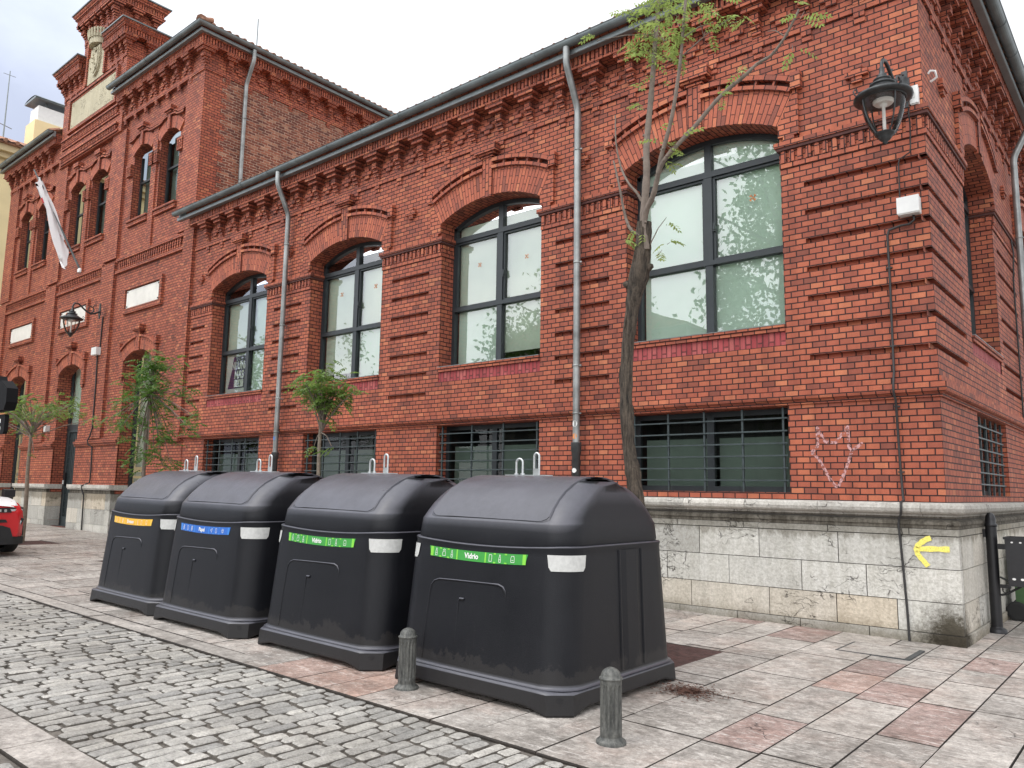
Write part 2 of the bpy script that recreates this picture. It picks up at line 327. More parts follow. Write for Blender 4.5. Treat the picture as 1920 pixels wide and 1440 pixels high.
def ground_mat():
    m, nt, b = newmat('joint_grit'); Lk = nt.links.new; pos = objco(nt)
    n = noise(nt, pos, 12, 8, .75); n2 = noise(nt, pos, 1.1, 5)
    c = rmap(nt, n, .3, .7, (.05, .043, .036), (.24, .21, .18)); c = mixc(nt, 'MULTIPLY', .7, c, rmap(nt, n2, .35, .65, (.5, .5, .5), (1.1, 1.1, 1.1)))
    Lk(c, b.inputs['Base Color']); b.inputs['Roughness'].default_value = .9; bump(nt, b, n, .02); return m
M['grit'] = ground_mat()
M['soil'] = simple('tree_pit_soil', (.075, .035, .03), .95, 0, .5, 14, .03, local=False)
M['debris'] = simple('rusty_debris', (.17, .085, .06), .95, 0, .6, 30, .03, local=False)

def plastic():
    m, nt, b = newmat('dark_grey_plastic'); Lk = nt.links.new; pos = objco(nt); lc = loccoord(nt)
    n = noise(nt, pos, 1.8, 6, .65); n2 = noise(nt, pos, 160, 2, .6); st = noise(nt, pos, 3, 6, .7, mapping=(9, 9, .6))
    c = rmap(nt, n, .3, .7, (.007, .0075, .010), (.011, .0115, .0145))
    c = mixc(nt, 'MIX', math_(nt, 'MULTIPLY', rmap(nt, st, .6, .78, (0, 0, 0), (1, 1, 1)), .07), c, (.10, .095, .09))
    v = nt.nodes.new('ShaderNodeTexVoronoi'); v.inputs['Scale'].default_value = 17; Lk(pos, v.inputs['Vector'])
    sp = nt.nodes.new('ShaderNodeSeparateXYZ'); Lk(lc, sp.inputs[0])
    # road splash near the foot, scuffs and runs on the walls
    spl = math_(nt, 'SUBTRACT', sp.outputs[2], math_(nt, 'MULTIPLY', noise(nt, pos, 5, 7, .75), .5))
    c = mixc(nt, 'MIX', math_(nt, 'MULTIPLY', rmap(nt, spl, -.25, .02, (1, 1, 1), (0, 0, 0)), .16), c, (.095, .085, .075))
    sc_ = noise(nt, pos, 14, 8, .8, mapping=(1, 1, 2.5))
    c = mixc(nt, 'MIX', math_(nt, 'MULTIPLY', rmap(nt, sc_, .64, .70, (0, 0, 0), (1, 1, 1)), .16), c, (.12, .12, .12))
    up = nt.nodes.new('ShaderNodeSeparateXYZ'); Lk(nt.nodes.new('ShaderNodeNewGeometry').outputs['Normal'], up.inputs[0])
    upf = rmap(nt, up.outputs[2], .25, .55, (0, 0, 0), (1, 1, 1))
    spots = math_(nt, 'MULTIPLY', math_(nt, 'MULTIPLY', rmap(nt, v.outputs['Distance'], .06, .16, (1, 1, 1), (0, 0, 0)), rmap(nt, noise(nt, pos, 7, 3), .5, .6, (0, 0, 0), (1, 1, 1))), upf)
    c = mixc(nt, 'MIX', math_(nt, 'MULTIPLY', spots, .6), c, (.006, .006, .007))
    sky_sheen = math_(nt, 'MULTIPLY', upf, rmap(nt, noise(nt, pos, 4, 8, .72), .3, .7, (.6,)*3, (1,)*3))
    c = mixc(nt, 'MIX', math_(nt, 'MULTIPLY', sky_sheen, .85), c, (.096, .096, .116))  # sky reflection on upward faces, painted into the colour as paler bluish grey
    Lk(c, b.inputs['Base Color'])
    ro = mixc(nt, 'MIX', upf, rmap(nt, n, .3, .7, (.40,)*3, (.50,)*3), rmap(nt, noise(nt, pos, 5, 7, .7), .3, .7, (.27,)*3, (.44,)*3))
    Lk(ro, b.inputs['Roughness']); Lk(rmap(nt, upf, 0, 1, (.26,)*3, (.5,)*3), b.inputs['Specular IOR Level'])
    bump(nt, b, n2, .0012)
    return m
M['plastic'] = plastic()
def emis_free(name, col, rough=.5): return simple(name, col, rough, 0, .04, 5)
M['green'] = emis_free('sticker_green', (.045, .30, .05)); M['green2'] = emis_free('sticker_lime', (.22, .60, .06)); M['blue'] = emis_free('sticker_blue', (.02, .13, .50)); M['blue2'] = emis_free('sticker_light_blue', (.04, .22, .62))
M['yellow'] = emis_free('sticker_yellow', (.80, .42, .02)); M['yellow2'] = emis_free('sticker_pale_yellow', (.85, .55, .08)); M['white'] = simple('white_print', (.8, .8, .78), .5, 0, .04)
M['reflect'] = simple('reflective_tape', (.52, .52, .50), .45, 0, .12, 30)
M['galv'] = simple('galvanised_steel', (.55, .57, .57), .38, .75, .12, 12)
M['zinc'] = simple('zinc_gutter', (.16, .185, .19), .5, .35, .3, 2.5, local=False)
M['zinc_l'] = simple('zinc_flashing', (.22, .245, .25), .45, .5, .15, 4, local=False)
M['pipe'] = simple('zinc_downpipe', (.26, .27, .265), .4, .5, .4, 3, local=False)
M['iron'] = simple('cast_iron_pipe', (.055, .058, .06), .6, .2, .3, 9, .001, local=False)
M['frame'] = simple('anthracite_frame', (.022, .028, .032), .45, .1, .15, 5, local=False)
M['grille'] = simple('grey_green_grille', (.05, .065, .068), .5, .3, .25, 9, local=False)
M['blind'] = simple('roller_blind', (.74, .80, .70), .9, 0, .07, 1.2, local=False)
M['blind_g'] = simple('green_blind', (.74, .86, .77), .9, 0, .08, 1.2, local=False)
M['blind_dk'] = simple('basement_blind', (.16, .19, .165), .9, 0, .15, 1.5, local=False)
M['dark'] = simple('dark_room', (.02, .022, .024), .9, 0, .2, 2, local=False)
M['tile'] = simple('clay_roof_tile', (.33, .17, .11), .9, 0, .45, 3.5, .01, local=False)
M['cream'] = simple('cream_render', (.74, .60, .34), .9, 0, .08, 1, .004, local=False)
M['cream2'] = simple('pale_render', (.62, .50, .30), .9, 0, .08, 1, local=False)
M['white_b'] = simple('white_plastic_box', (.72, .72, .70), .5, 0, .06, 9, local=False)
M['cable'] = simple('black_cable', (.025, .024, .024), .6, 0, .3, 20, local=False)
M['black'] = simple('black_paint', (.018, .018, .020), .4, .2, .2, 10)
M['lampblk'] = simple('lantern_metal', (.045, .048, .05), .42, .4, .4, 14)
M['orange'] = simple('orange_sticker', (.70, .26, .08), .6); M['purple'] = simple('purple_poster', (.10, .05, .17), .6, 0, .15, 3)
M['red'] = simple('red_print', (.60, .03, .05), .6); M['cross'] = simple('faded_cross', (.62, .24, .15), .7, 0, .15)
M['sign'] = simple('white_plaque', (.66, .64, .59), .6, 0, .1, 3, local=False)
M['paint_y'] = None
M['carred'] = simple('car_red_paint', (.60, .022, .028), .25, 0, .03, 3); M['carwhite'] = simple('car_white_paint', (.78, .78, .78), .25, 0, .02, 3)
M['carblk'] = simple('car_black_trim', (.015, .016, .018), .55, 0, .15, 9); M['tyre'] = simple('rubber_tyre', (.02, .02, .02), .85, 0, .2, 20); M['chrome'] = simple('car_chrome', (.6, .62, .64), .2, .9, .05)
M['carglass'] = simple('car_dark_glass', (.03, .035, .04), .06, 0, .05)
M['lightglass'] = simple('headlight_lens', (.55, .58, .6), .12, 0, .2, 20)
M['void'] = simple('matt_black', (.006, .006, .007), .8, 0, .2, 10, spec=.2)
M['greenbin'] = simple('green_bin_plastic', (.045, .10, .035), .55, 0, .1)
M['flag'] = simple('white_flag_cloth', (.78, .76, .76), .85, 0, .05, 4)
M['facade'] = simple('opposite_facade', (.30, .31, .27), .9, 0, .15, 1, local=False)

def glass_mat(name, tint=(.86, .92, .88), ior=1.75, rough=0.0, base=.03, clean=False):
    m = bpy.data.materials.new(name); m.use_nodes = True; nt = m.node_tree; nt.nodes.clear()
    o = nt.nodes.new('ShaderNodeOutputMaterial'); g = nt.nodes.new('ShaderNodeBsdfGlossy'); g.inputs['Roughness'].default_value = rough; g.inputs['Color'].default_value = (1, 1, 1, 1)
    t = nt.nodes.new('ShaderNodeBsdfTransparent'); t.inputs[0].default_value = (*tint, 1)
    fr = nt.nodes.new('ShaderNodeFresnel'); fr.inputs[0].default_value = ior
    pos = objco(nt); n = noise(nt, pos, 1.3, 2, .5)
    bp = nt.nodes.new('ShaderNodeBump'); bp.inputs['Distance'].default_value = .012; bp.inputs['Strength'].default_value = .10; nt.links.new(n, bp.inputs['Height']); nt.links.new(bp.outputs[0], g.inputs['Normal'])
    a = math_(nt, 'ADD', fr.outputs[0], base)
    if clean: nt.links.remove(g.inputs['Normal'].links[0])
    mx = nt.nodes.new('ShaderNodeMixShader'); nt.links.new(a, mx.inputs[0]); nt.links.new(t.outputs[0], mx.inputs[1]); nt.links.new(g.outputs[0], mx.inputs[2]); nt.links.new(mx.outputs[0], o.inputs[0])
    return m
M['glass'] = glass_mat('window_glass', tint=(.93, .97, .94), ior=1.65, base=.09)
M['glass_dk'] = glass_mat('basement_glass', (.7, .76, .73), ior=1.22, base=.01)
M['lampglass'] = glass_mat('lantern_glass', (.95, .93, .91), ior=1.22, base=.0, clean=True)

def bark_mat():
    m, nt, b = newmat('bark'); Lk = nt.links.new; lc = objco(nt)
    n = noise(nt, lc, 9, 7, .75, mapping=(4, 4, .5)); n2 = noise(nt, lc, 30, 5, .7)
    c = rmap(nt, n, .35, .62, (.022, .018, .014), (.20, .155, .115)); c = mixc(nt, 'MULTIPLY', .6, c, rmap(nt, n2, .3, .7, (.5,)*3, (1.2,)*3))
    Lk(c, b.inputs['Base Color']); b.inputs['Roughness'].default_value = .9; bump(nt, b, n, .10); return m
M['bark'] = bark_mat()
M['twig'] = simple('smooth_bark', (.17, .135, .11), .8, 0, .3, 14, .003, local=False)
M['paletrunk'] = simple('pale_young_bark', (.21, .17, .13), .8, 0, .3, 14, .003, local=False)
def leaf_mat(name, a, bcol):
    m = bpy.data.materials.new(name); m.use_nodes = True; nt = m.node_tree; b = nt.nodes['Principled BSDF']
    at = nt.nodes.new('ShaderNodeAttribute'); at.attribute_name = 'tone'; at.attribute_type = 'GEOMETRY'
    c = rmap(nt, at.outputs['Fac'], 0, 1, a, bcol); nt.links.new(c, b.inputs['Base Color']); b.inputs['Roughness'].default_value = .5
    tr = nt.nodes.new('ShaderNodeBsdfTranslucent'); nt.links.new(mixc(nt, 'MIX', .5, c, tuple(min(1, x*1.5) for x in bcol)), tr.inputs[0])
    mx = nt.nodes.new('ShaderNodeMixShader'); mx.inputs[0].default_value = .42
    o = nt.nodes['Material Output']; nt.links.new(b.outputs[0], mx.inputs[1]); nt.links.new(tr.outputs[0], mx.inputs[2]); nt.links.new(mx.outputs[0], o.inputs[0]); return m
M['leaf'] = leaf_mat('fresh_leaf', (.05, .105, .02), (.19, .29, .06))
M['leaf2'] = leaf_mat('pale_young_leaf', (.12, .19, .045), (.33, .42, .12))
M['leafdk'] = leaf_mat('deep_leaf', (.035, .09, .014), (.11, .21, .035))

# ================================================================ THE BRICK BUILDING
class Fac:
    """facade frame: u along the wall, v up, w outwards"""
    def __init__(s, side, off): s.side = side; s.off = off
    def P(s, u, v, w):
        return (u, s.off-w, v) if s.side == 'F' else (s.off+w, u, v)
    def box(s, mb, u0, u1, v0, v1, w0, w1, **k):
        if s.side == 'F': mb.box(u0, u1, s.off-w1, s.off-w0, v0, v1, **k)
        else: mb.box(s.off+w0, s.off+w1, u0, u1, v0, v1, **k)
    def quad(s, mb, pts, **k): mb.face([s.P(*p) for p in pts], **k)
    def grid(s, mb, u0, u1, v0, v1, w, holes, m=0):
        us = sorted({u0, u1, *[x for h in holes for x in h[:2] if u0 < x < u1]}); vs = sorted({v0, v1, *[x for h in holes for x in h[2:4] if v0 < x < v1]})
        for j in range(len(vs)-1):
            run = None
            for i in range(len(us)-1):
                cu, cv = (us[i]+us[i+1])/2, (vs[j]+vs[j+1])/2
                if any(h[0] < cu < h[1] and h[2] < cv < h[3] for h in holes):
                    if run is not None: s.quad(mb, [(run, vs[j], w), (us[i], vs[j], w), (us[i], vs[j+1], w), (run, vs[j+1], w)], m=m); run = None
                elif run is None: run = us[i]
            if run is not None: s.quad(mb, [(run, vs[j], w), (us[-1], vs[j], w), (us[-1], vs[j+1], w), (run, vs[j+1], w)], m=m)
        for h in holes:
            if len(h) > 4 and h[4]:
                d = h[4]; fl = h[5] if len(h) > 5 else ''
                a, b, c, e = h[:4]
                b2 = b-d if 'R' in fl else b; a2 = a+(-d) if 'l' in fl else a
                a3 = a
                if 'L' in fl: a3 = a-d     # side face: recess back starts at the front groove's back plane
                s.quad(mb, [(a3, c, w-d), (b2, c, w-d), (b2, e, w-d), (a3, e, w-d)], m=m)
                if 'L' not in fl: s.quad(mb, [(a, c, w), (a, c, w-d), (a, e, w-d), (a, e, w)], m=m)
                if 'R' not in fl: s.quad(mb, [(b, c, w-d), (b, c, w), (b, e, w), (b, e, w-d)], m=m)
                s.quad(mb, [(a, c, w), (b, c, w), (b, c, w-d), (a, c, w-d)], m=m)
                s.quad(mb, [(a, e, w-d), (b, e, w-d), (b, e, w), (a, e, w)], m=m)
FW = Fac('F', 0.0)            # long wing, front
FS = Fac('S', 0.0)            # side of the wing
FP = Fac('F', 0.0)            # two-storey pavilion front
FPS = Fac('S', -16.5)         # pavilion flank above the wing roof

building = thing('brick_building', 'long red brick public building with arched windows, stone base and stepped gable', 'building', (-8, 0, gz(-8)))
def part(name, mb, mats, label=None, parent=None):
    o = mb.build(name, mats, parent or building)
    if label: o['label'] = label
    return o

SILL, SPR = 3.62, 6.245
def arc_pts(uc, half, spr, rise, n=20):
    Rr = (half*half+rise*rise)/(2*rise); th = asin(half/Rr); zc = spr+rise-Rr
    return Rr, th, zc, [(uc+Rr*sin(-th+2*th*i/n), zc+Rr*cos(-th+2*th*i/n)) for i in range(n+1)]
def open_wall(mb, F, u0, u1, zb, spr, rise, top, w, depth, n=20, zfloor=None):
    """fills between arch and 'top' flush at w, plus jambs, sill bottom and soffit"""
    uc, half = (u0+u1)/2, (u1-u0)/2
    Rr, th, zc, ap = arc_pts(uc, half, spr, rise, n)
    for (a, za), (b, zb2) in zip(ap[:-1], ap[1:]):
        F.quad(mb, [(a, za, w), (b, zb2, w), (b, top, w), (a, top, w)])
    s = 0
    for (a, za), (b, zb2) in zip(ap[:-1], ap[1:]):
        ds = sqrt((b-a)**2+(zb2-za)**2)
        mb.face([F.P(a, za, w), F.P(a, za, w-depth), F.P(b, zb2, w-depth), F.P(b, zb2, w)], uv=[(0, s), (depth, s), (depth, s+ds), (0, s+ds)]); s += ds
    F.quad(mb, [(u0, zb, w), (u0, spr, w), (u0, spr, w-depth), (u0, zb, w-depth)])
    F.quad(mb, [(u1, zb, w-depth), (u1, spr, w-depth), (u1, spr, w), (u1, zb, w)])
    F.quad(mb, [(u0, zb, w), (u0, zb, w-depth), (u1, zb, w-depth), (u1, zb, w)])
def ring(mb, F, uc, zc, r0, r1, th0, th1, w0, w1, n=24, m=0, rad=True, s0=0):
    """arched band between radii, standing from w0 to w1"""
    for i in range(n):
        a, b = th0+(th1-th0)*i/n, th0+(th1-th0)*(i+1)/n
        def Q(r_, t_, w_): return F.P(uc+r_*sin(t_), zc+r_*cos(t_), w_)
        rm = (r0+r1)/2
        if rad: uv = [(0, s0+a*rm), (0, s0+b*rm), (r1-r0, s0+b*rm), (r1-r0, s0+a*rm)]
        else: uv = [(s0+a*rm, 0.003), (s0+b*rm, 0.003), (s0+b*rm, r1-r0), (s0+a*rm, r1-r0)]
        mb.face([Q(r0, a, w1), Q(r0, b, w1), Q(r1, b, w1), Q(r1, a, w1)], uv=uv, m=m)
        mb.face([Q(r0, b, w1), Q(r0, a, w1), Q(r0, a, w0), Q(r0, b, w0)], uv=[(0, s0+b*rm), (0, s0+a*rm), (w1-w0, s0+a*rm), (w1-w0, s0+b*rm)], m=m)
        mb.face([Q(r1, a, w1), Q(r1, b, w1), Q(r1, b, w0), Q(r1, a, w0)], uv=[(s0+a*rm, 0), (s0+b*rm, 0), (s0+b*rm, w1-w0), (s0+a*rm, w1-w0)], m=m)
    for t_, fl in ((th0, 0), (th1, 1)):
        def Q(r_, w_): return F.P(uc+r_*sin(t_), zc+r_*cos(t_), w_)
        mb.face([Q(r0, w0), Q(r0, w1), Q(r1, w1), Q(r1, w0)], uv=[(0, 0), (0, w1-w0), (r1-r0, w1-w0), (r1-r0, 0)], m=m)

WINS = [(-3.92, -1.656), (-7.70, -5.48), (-11.53, -9.275), (-15.44, -13.13)]
SWINS = [(2.0, 4.13), (6.55, 8.68)]
G = [V0+5*CH*k for k in range(7)]
BD = .10         # thickness of wing top wall
ZTOP = 8.02
def wing_wall(F, u0, u1, wins, grooves, m=0):
    mb = MB(); holes = []
    for a, b in wins:
        holes += [(a, b, 3.45, SPR+.30), (a, b, 1.66, 2.70)]
    for g in grooves:
        for z in G:
            fl = g[2] if len(g) > 2 else ''
            holes.append((g[0], g[1], z, z+.062, .07, fl))
    F.grid(mb, u0, u1, 1.45, ZTOP, 0, [h for h in holes])
    for a, b in wins:
        open_wall(mb, F, a, b, SILL, SPR, .27, SPR+.30, 0, .30)
        # basement opening
        F.quad(mb, [(a, 1.66, 0), (a, 2.70, 0), (a, 2.70, -.25), (a, 1.66, -.25)]); F.quad(mb, [(b, 1.66, -.25), (b, 2.70, -.25), (b, 2.70, 0), (b, 1.66, 0)])
        F.quad(mb, [(a, 2.70, -.25), (a, 2.70, 0), (b, 2.70, 0), (b, 2.70, -.25)])
        F.box(mb, a, b, 1.56, 1.655, -.25, -.005)
    return mb
mb = wing_wall(FW, -16.5, 0, WINS, [(-1.369, 0, 'R'), (-5.20, -4.215), (-8.99, -8.0), (-12.84, -11.83), (-16.42, -15.78)])
part('wing_wall', mb, M['brick'])
mb = wing_wall(FS, 0, 14, SWINS, [(0, 1.64, 'L'), (4.42, 6.2), (9.0, 10.5)])
part('side_wall', mb, M['brick'])

# spandrels below the big windows, slightly set back and patched
mb = MB()
for F, ws in ((FW, WINS), (FS, SWINS)):
    for a, b in ws:
        mb = MB(); F.box(mb, a-.03, b+.03, 3.44, 3.6205, -.28, -.012, rot=True); part('soldier_course', mb, M['brick_pink'])

# string course, belt, dentils, arches, cornice: shared trim of the wing
def stations(F):
    return None
def sweep(mb, st, prof, m=0, closed=False, smooth=False, t=.5):
    """st: [(x,y,nx,ny)], prof: [(w,z)]; one continuous moulding with mitred corners"""
    rows = [[(x+nx*w_, y+ny*w_, z_) for (w_, z_) in prof] for x, y, nx, ny in st]
    for i in range(len(rows)-1):
        L_ = 0
        for j in range(len(prof)-1):
            mb.face([rows[i][j], rows[i+1][j], rows[i+1][j+1], rows[i][j+1]], m=m, smooth=smooth, t=t if not callable(t) else t(i, j))
    mb.face(rows[0][::-1], m=m); mb.face(rows[-1], m=m)
WST = [(-16.45, 0, 0, -1), (0, 0, 1, -1), (0, 14, 1, 0)]
mb = MB()
sweep(mb, WST, [(0, 2.705), (.028, 2.709), (.03, 2.75), (.055, 2.752), (.075, 2.765), (.085, 2.79), (.085, 2.862), (.03, 2.864), (.03, 2.934), (.0, 2.936)])
part('string_course', mb, M['brick_plain'])

def cornice(mb, F, u0, u1, zc, centers, flip=False, frieze=True, drops=True, sc=1.0, crosses=True):
    b = lambda *a, **k: F.box(mb, *a, **k)
    pr = [.03, .055, .085, .125, .125, .19, .235]
    hw = [.0625]*5+[.145, .19]
    if frieze: b(u0, u1, zc-.095, zc-.002, -.02, .03)
    for c in centers:
        if drops:
            b(c-.0625, c+.0625, zc-.165, zc-.097, -.02, .032); b(c-.0625, c+.0625, zc-.235, zc-.167, -.02, .018)
        for k in range(7):
            b(c-hw[k], c+hw[k], zc+.07*k+.004, zc+.07*k+.066, -.02, pr[k]*sc)
            b(c-hw[k]+.006, c+hw[k]-.006, zc+.07*k+.066, zc+.07*k+.074, -.02, pr[k]*sc-.012, m=1)
    if crosses:
        for a, c in zip(centers[:-1], centers[1:]):
            if abs(c-a) < .45: continue
            x = (a+c)/2
            b(x-.0625, x+.0625, zc+.105, zc+.17, -.02, .035); b(x-.135, x+.135, zc+.175, zc+.245, -.02, .04); b(x-.0625, x+.0625, zc+.25, zc+.31, -.02, .035)
def cornice_top(mb, st, zc, F_list):
    """continuous upper mouldings + dentils; F_list: (F,u0,u1)"""
    z = zc+.494
    sweep(mb, st, [(-.02, z), (.245, z), (.245, z+.028), (.19, z+.03), (.19, z+.185), (.262, z+.187), (.262, z+.215), (.285, z+.217), (.285, z+.262), (.315, z+.28), (.335, z+.315), (.335, z+.345), (.0, z+.35)])
    for F, a, b_ in F_list:
        n = int((b_-a)/.0795); d = (b_-a)/n
        for i in range(n):
            x = a+(i+.5)*d; jit = random.uniform(-.006, .006)
            F.box(mb, x-.026, x+.026, z+.028, z+.187, .185, .236+jit, rot=True)
mb = MB()
cs = [-.6337*k for k in range(1, 26)]
cornice(mb, FW, -16.45, .0, 7.515, [c for c in cs if c > -16.3]+[])
cornice(mb, FS, .0, 14, 7.515, [.6337*k for k in range(1, 22)])
pr = [.03, .055, .085, .125, .125, .19, .235]; hw = [.0625]*5+[.145, .19]
for k in range(7):   # corner corbel
    mb.box(-hw[k], pr[k], -pr[k], hw[k], 7.515+.07*k+.004, 7.515+.07*k+.066)
    mb.box(-hw[k]+.006, pr[k]-.012, -pr[k]+.012, hw[k]-.006, 7.515+.07*k+.066, 7.515+.07*k+.074, m=1)
mb.box(-.15, .03, -.03, .15, 7.42, 7.513)
cornice_top(mb, WST, 7.515, [(FW, -16.45, .23), (FS, -.2, 14)])
joint = simple('dark_joint', (.09, .035, .03), .95, 0, .3, 9, local=False)
part('corbel_cornice', mb, [M['brick_plain'], joint])

# belt with rounded dentils at impost level (wraps into the reveals)
mb = MB()
def belt(F, a, b_, wrapL, wrapR, corner=False):
    mb = MB()
    F.box(mb, a-.0, b_+.0, 5.692, 5.757, -.01, .018)
    F.box(mb, a-(.03 if wrapL else 0), b_+(.03 if wrapR else 0), 5.917, 5.955, -.01, .045, m=1)
    F.box(mb, a-(.055 if wrapL else 0), b_+(.055 if wrapR else 0), 5.957, 6.022, -.01, .062)
    n = max(1, round((b_-a)/.104)); d = (b_-a)/n
    for i in range(n):
        x = a+(i+.5)*d
        poly = [(x-.031, 5.757), (x+.031, 5.757), (x+.031, 5.88)]+[(x+.031*cos(t_), 5.88+.032*sin(t_)) for t_ in (pi*.25, pi*.5, pi*.75)]+[(x-.031, 5.88)]
        f_ = [F.P(p[0], p[1], .028) for p in poly]; g_ = [F.P(p[0], p[1], -.002) for p in poly]
        mb.face(f_, rot=True)
        for i2 in range(len(poly)):
            j2 = (i2+1) % len(poly); mb.face([f_[i2], g_[i2], g_[j2], f_[j2]], rot=True)
    for wr, x, sgn in ((wrapL, a, -1), (wrapR, b_, 1)):
        if not wr: continue
        # return of the belt inside the window reveal
        lo, hi = (x-.055, x) if sgn < 0 else (x, x+.055)
        F.box(mb, lo, hi, 5.957, 6.022, -.30, -.012); F.box(mb, x-.03 if sgn < 0 else x, x if sgn < 0 else x+.03, 5.917, 5.955, -.30, -.012, m=1)
        F.box(mb, x-.014 if sgn < 0 else x, x if sgn < 0 else x+.014, 5.692, 5.757, -.30, -.012)
        for q in range(3): F.box(mb, x-.018 if sgn < 0 else x, x if sgn < 0 else x+.018, 5.757, 5.905, -.055-.1*q-.03, -.055-.1*q+.03)
    if corner:
        for z0, z1, p in ((5.692, 5.757, .018), (5.917, 5.955, .045), (5.957, 6.022, .062)): mb.box(0.0, p, -p, -.0, z0, z1, m=1 if p == .045 else 0)
    part('belt_course', mb, [M['brick_plain'], joint])
belt(FW, -1.656, 0.0, True, False, True); belt(FW, -5.48, -3.92, True, True); belt(FW, -9.275, -7.70, True, True); belt(FW, -13.13, -11.53, True, True); belt(FW, -16.45, -15.44, False, True)
belt(FS, 0.0, 2.0, False, True); belt(FS, 4.13, 6.55, True, True); belt(FS, 8.68, 14, True, False)

def arch_trim(mb, F, u0, u1, spr=SPR, rise=.27, th_ring=.43, niches=True, low=6.02, w=.05, capz=7.16, stop_w=.26, mats=(0, 1)):
    """mats index: 0 brick trim, 1 arch brick, 2 dark joint"""
    uc, half = (u0+u1)/2, (u1-u0)/2
    Rr, th, zc, _ = arc_pts(uc, half, spr, rise)
    kw = .10
    ring(mb, F, uc, zc, Rr, Rr+th_ring, -th, th, -.005, w, m=1)
    ox = (Rr+th_ring)*sin(th); oz = zc+(Rr+th_ring)*cos(th)
    for sg in (-1, 1):
        e = uc+sg*half; eo = e+sg*stop_w
        # label stop beside the arch
        pts = [(e, spr-.155), (eo, spr-.155), (eo, oz+.04), (uc+sg*ox, oz+.04), (uc+sg*ox, oz), (e, spr)]
        if sg < 0: pts = pts[::-1]
        a_ = [F.P(p[0], p[1], w-.002) for p in pts]; c_ = [F.P(p[0], p[1], -.005) for p in pts]
        mb.face(a_)
        for i in range(len(pts)):
            j = (i+1) % len(pts); mb.face([a_[i], c_[i], c_[j], a_[j]])
        lo, hi = sorted((e+sg*.06, eo-sg*.06)); F.box(mb, lo, hi, spr-.223, spr-.157, -.005, w-.004)
        lo, hi = sorted((uc+sg*(ox-.005), eo+sg*.055)); F.box(mb, lo, hi, oz+.042, oz+.042+.215, -.005, w+.045)
    # hood: two arched mouldings with niches between
    t1 = asin((ox)/(Rr+th_ring+.05))
    ta = kw/(Rr+th_ring)
    for s0, s1 in ((-t1, -ta), (ta, t1)):
        ring(mb, F, uc, zc, Rr+th_ring+.002, Rr+th_ring+.058, s0, s1, -.005, w+.045, n=10, m=0, rad=False)
        if niches:
            ring(mb, F, uc, zc, Rr+th_ring+.125, Rr+th_ring+.195, s0, s1, -.005, w+.042, n=10, m=0, rad=False)
            k = 5
            for i in range(k+1):
                t_ = s0+(s1-s0)*i/k
                ring(mb, F, uc, zc, Rr+th_ring+.058, Rr+th_ring+.125, t_-.006, t_+.006, -.005, w+.02, n=1, m=0)
            ring(mb, F, uc, zc, Rr+th_ring+.058, Rr+th_ring+.125, s0, s1, -.01, .002, n=6, m=2)
    # keystone
    zk = spr+rise-.03
    F.box(mb, uc-kw, uc+kw, zk, capz, -.005, w+.03, rot=True)
    F.box(mb, uc-.13, uc+.13, capz+.001, capz+.04, -.005, w+.05); F.box(mb, uc-.18, uc+.18, capz+.041, capz+.072, -.005, w+.08)
    F.box(mb, uc-.235, uc+.235, capz+.073, capz+.14, -.005, w+.115); F.box(mb, uc-.235, uc+.235, capz+.143, capz+.21, -.005, w+.113)
TRIM = [M['brick_plain'], M['brick_arch'], joint]
for F, ws in ((FW, WINS), (FS, SWINS)):
    for a, b in ws: mb = MB(); arch_trim(mb, F, a, b); part('arch_surround', mb, TRIM)
# little cross ornaments between the arches
for F, us in ((FW, (-.69, -4.68, -8.50, -12.33, -16.05)), (FS, (.95, 5.3))):
    for x in us:
        mb = MB(); F.box(mb, x-.06, x+.06, 6.525, 6.59, -.005, .045); F.box(mb, x-.13, x+.13, 6.593, 6.66, -.005, .06); F.box(mb, x-.06, x+.06, 6.663, 6.73, -.005, .045); part('brick_cross', mb, M['brick_plain'])

# ---- sills
mb = MB()
for F, ws in ((FW, WINS), (FS, SWINS)):
    for a, b in ws:
        mb = MB(); F.box(mb, a, b, 3.622, 3.665, -.35, .022); F.box(mb, a, b, 3.667, 3.70, -.35, .035); F.box(mb, a+.001, b-.001, 3.702, 3.71, -.35, .04, m=1); part('window_sill', mb, [M['brick_plain'], M['zinc_l']])

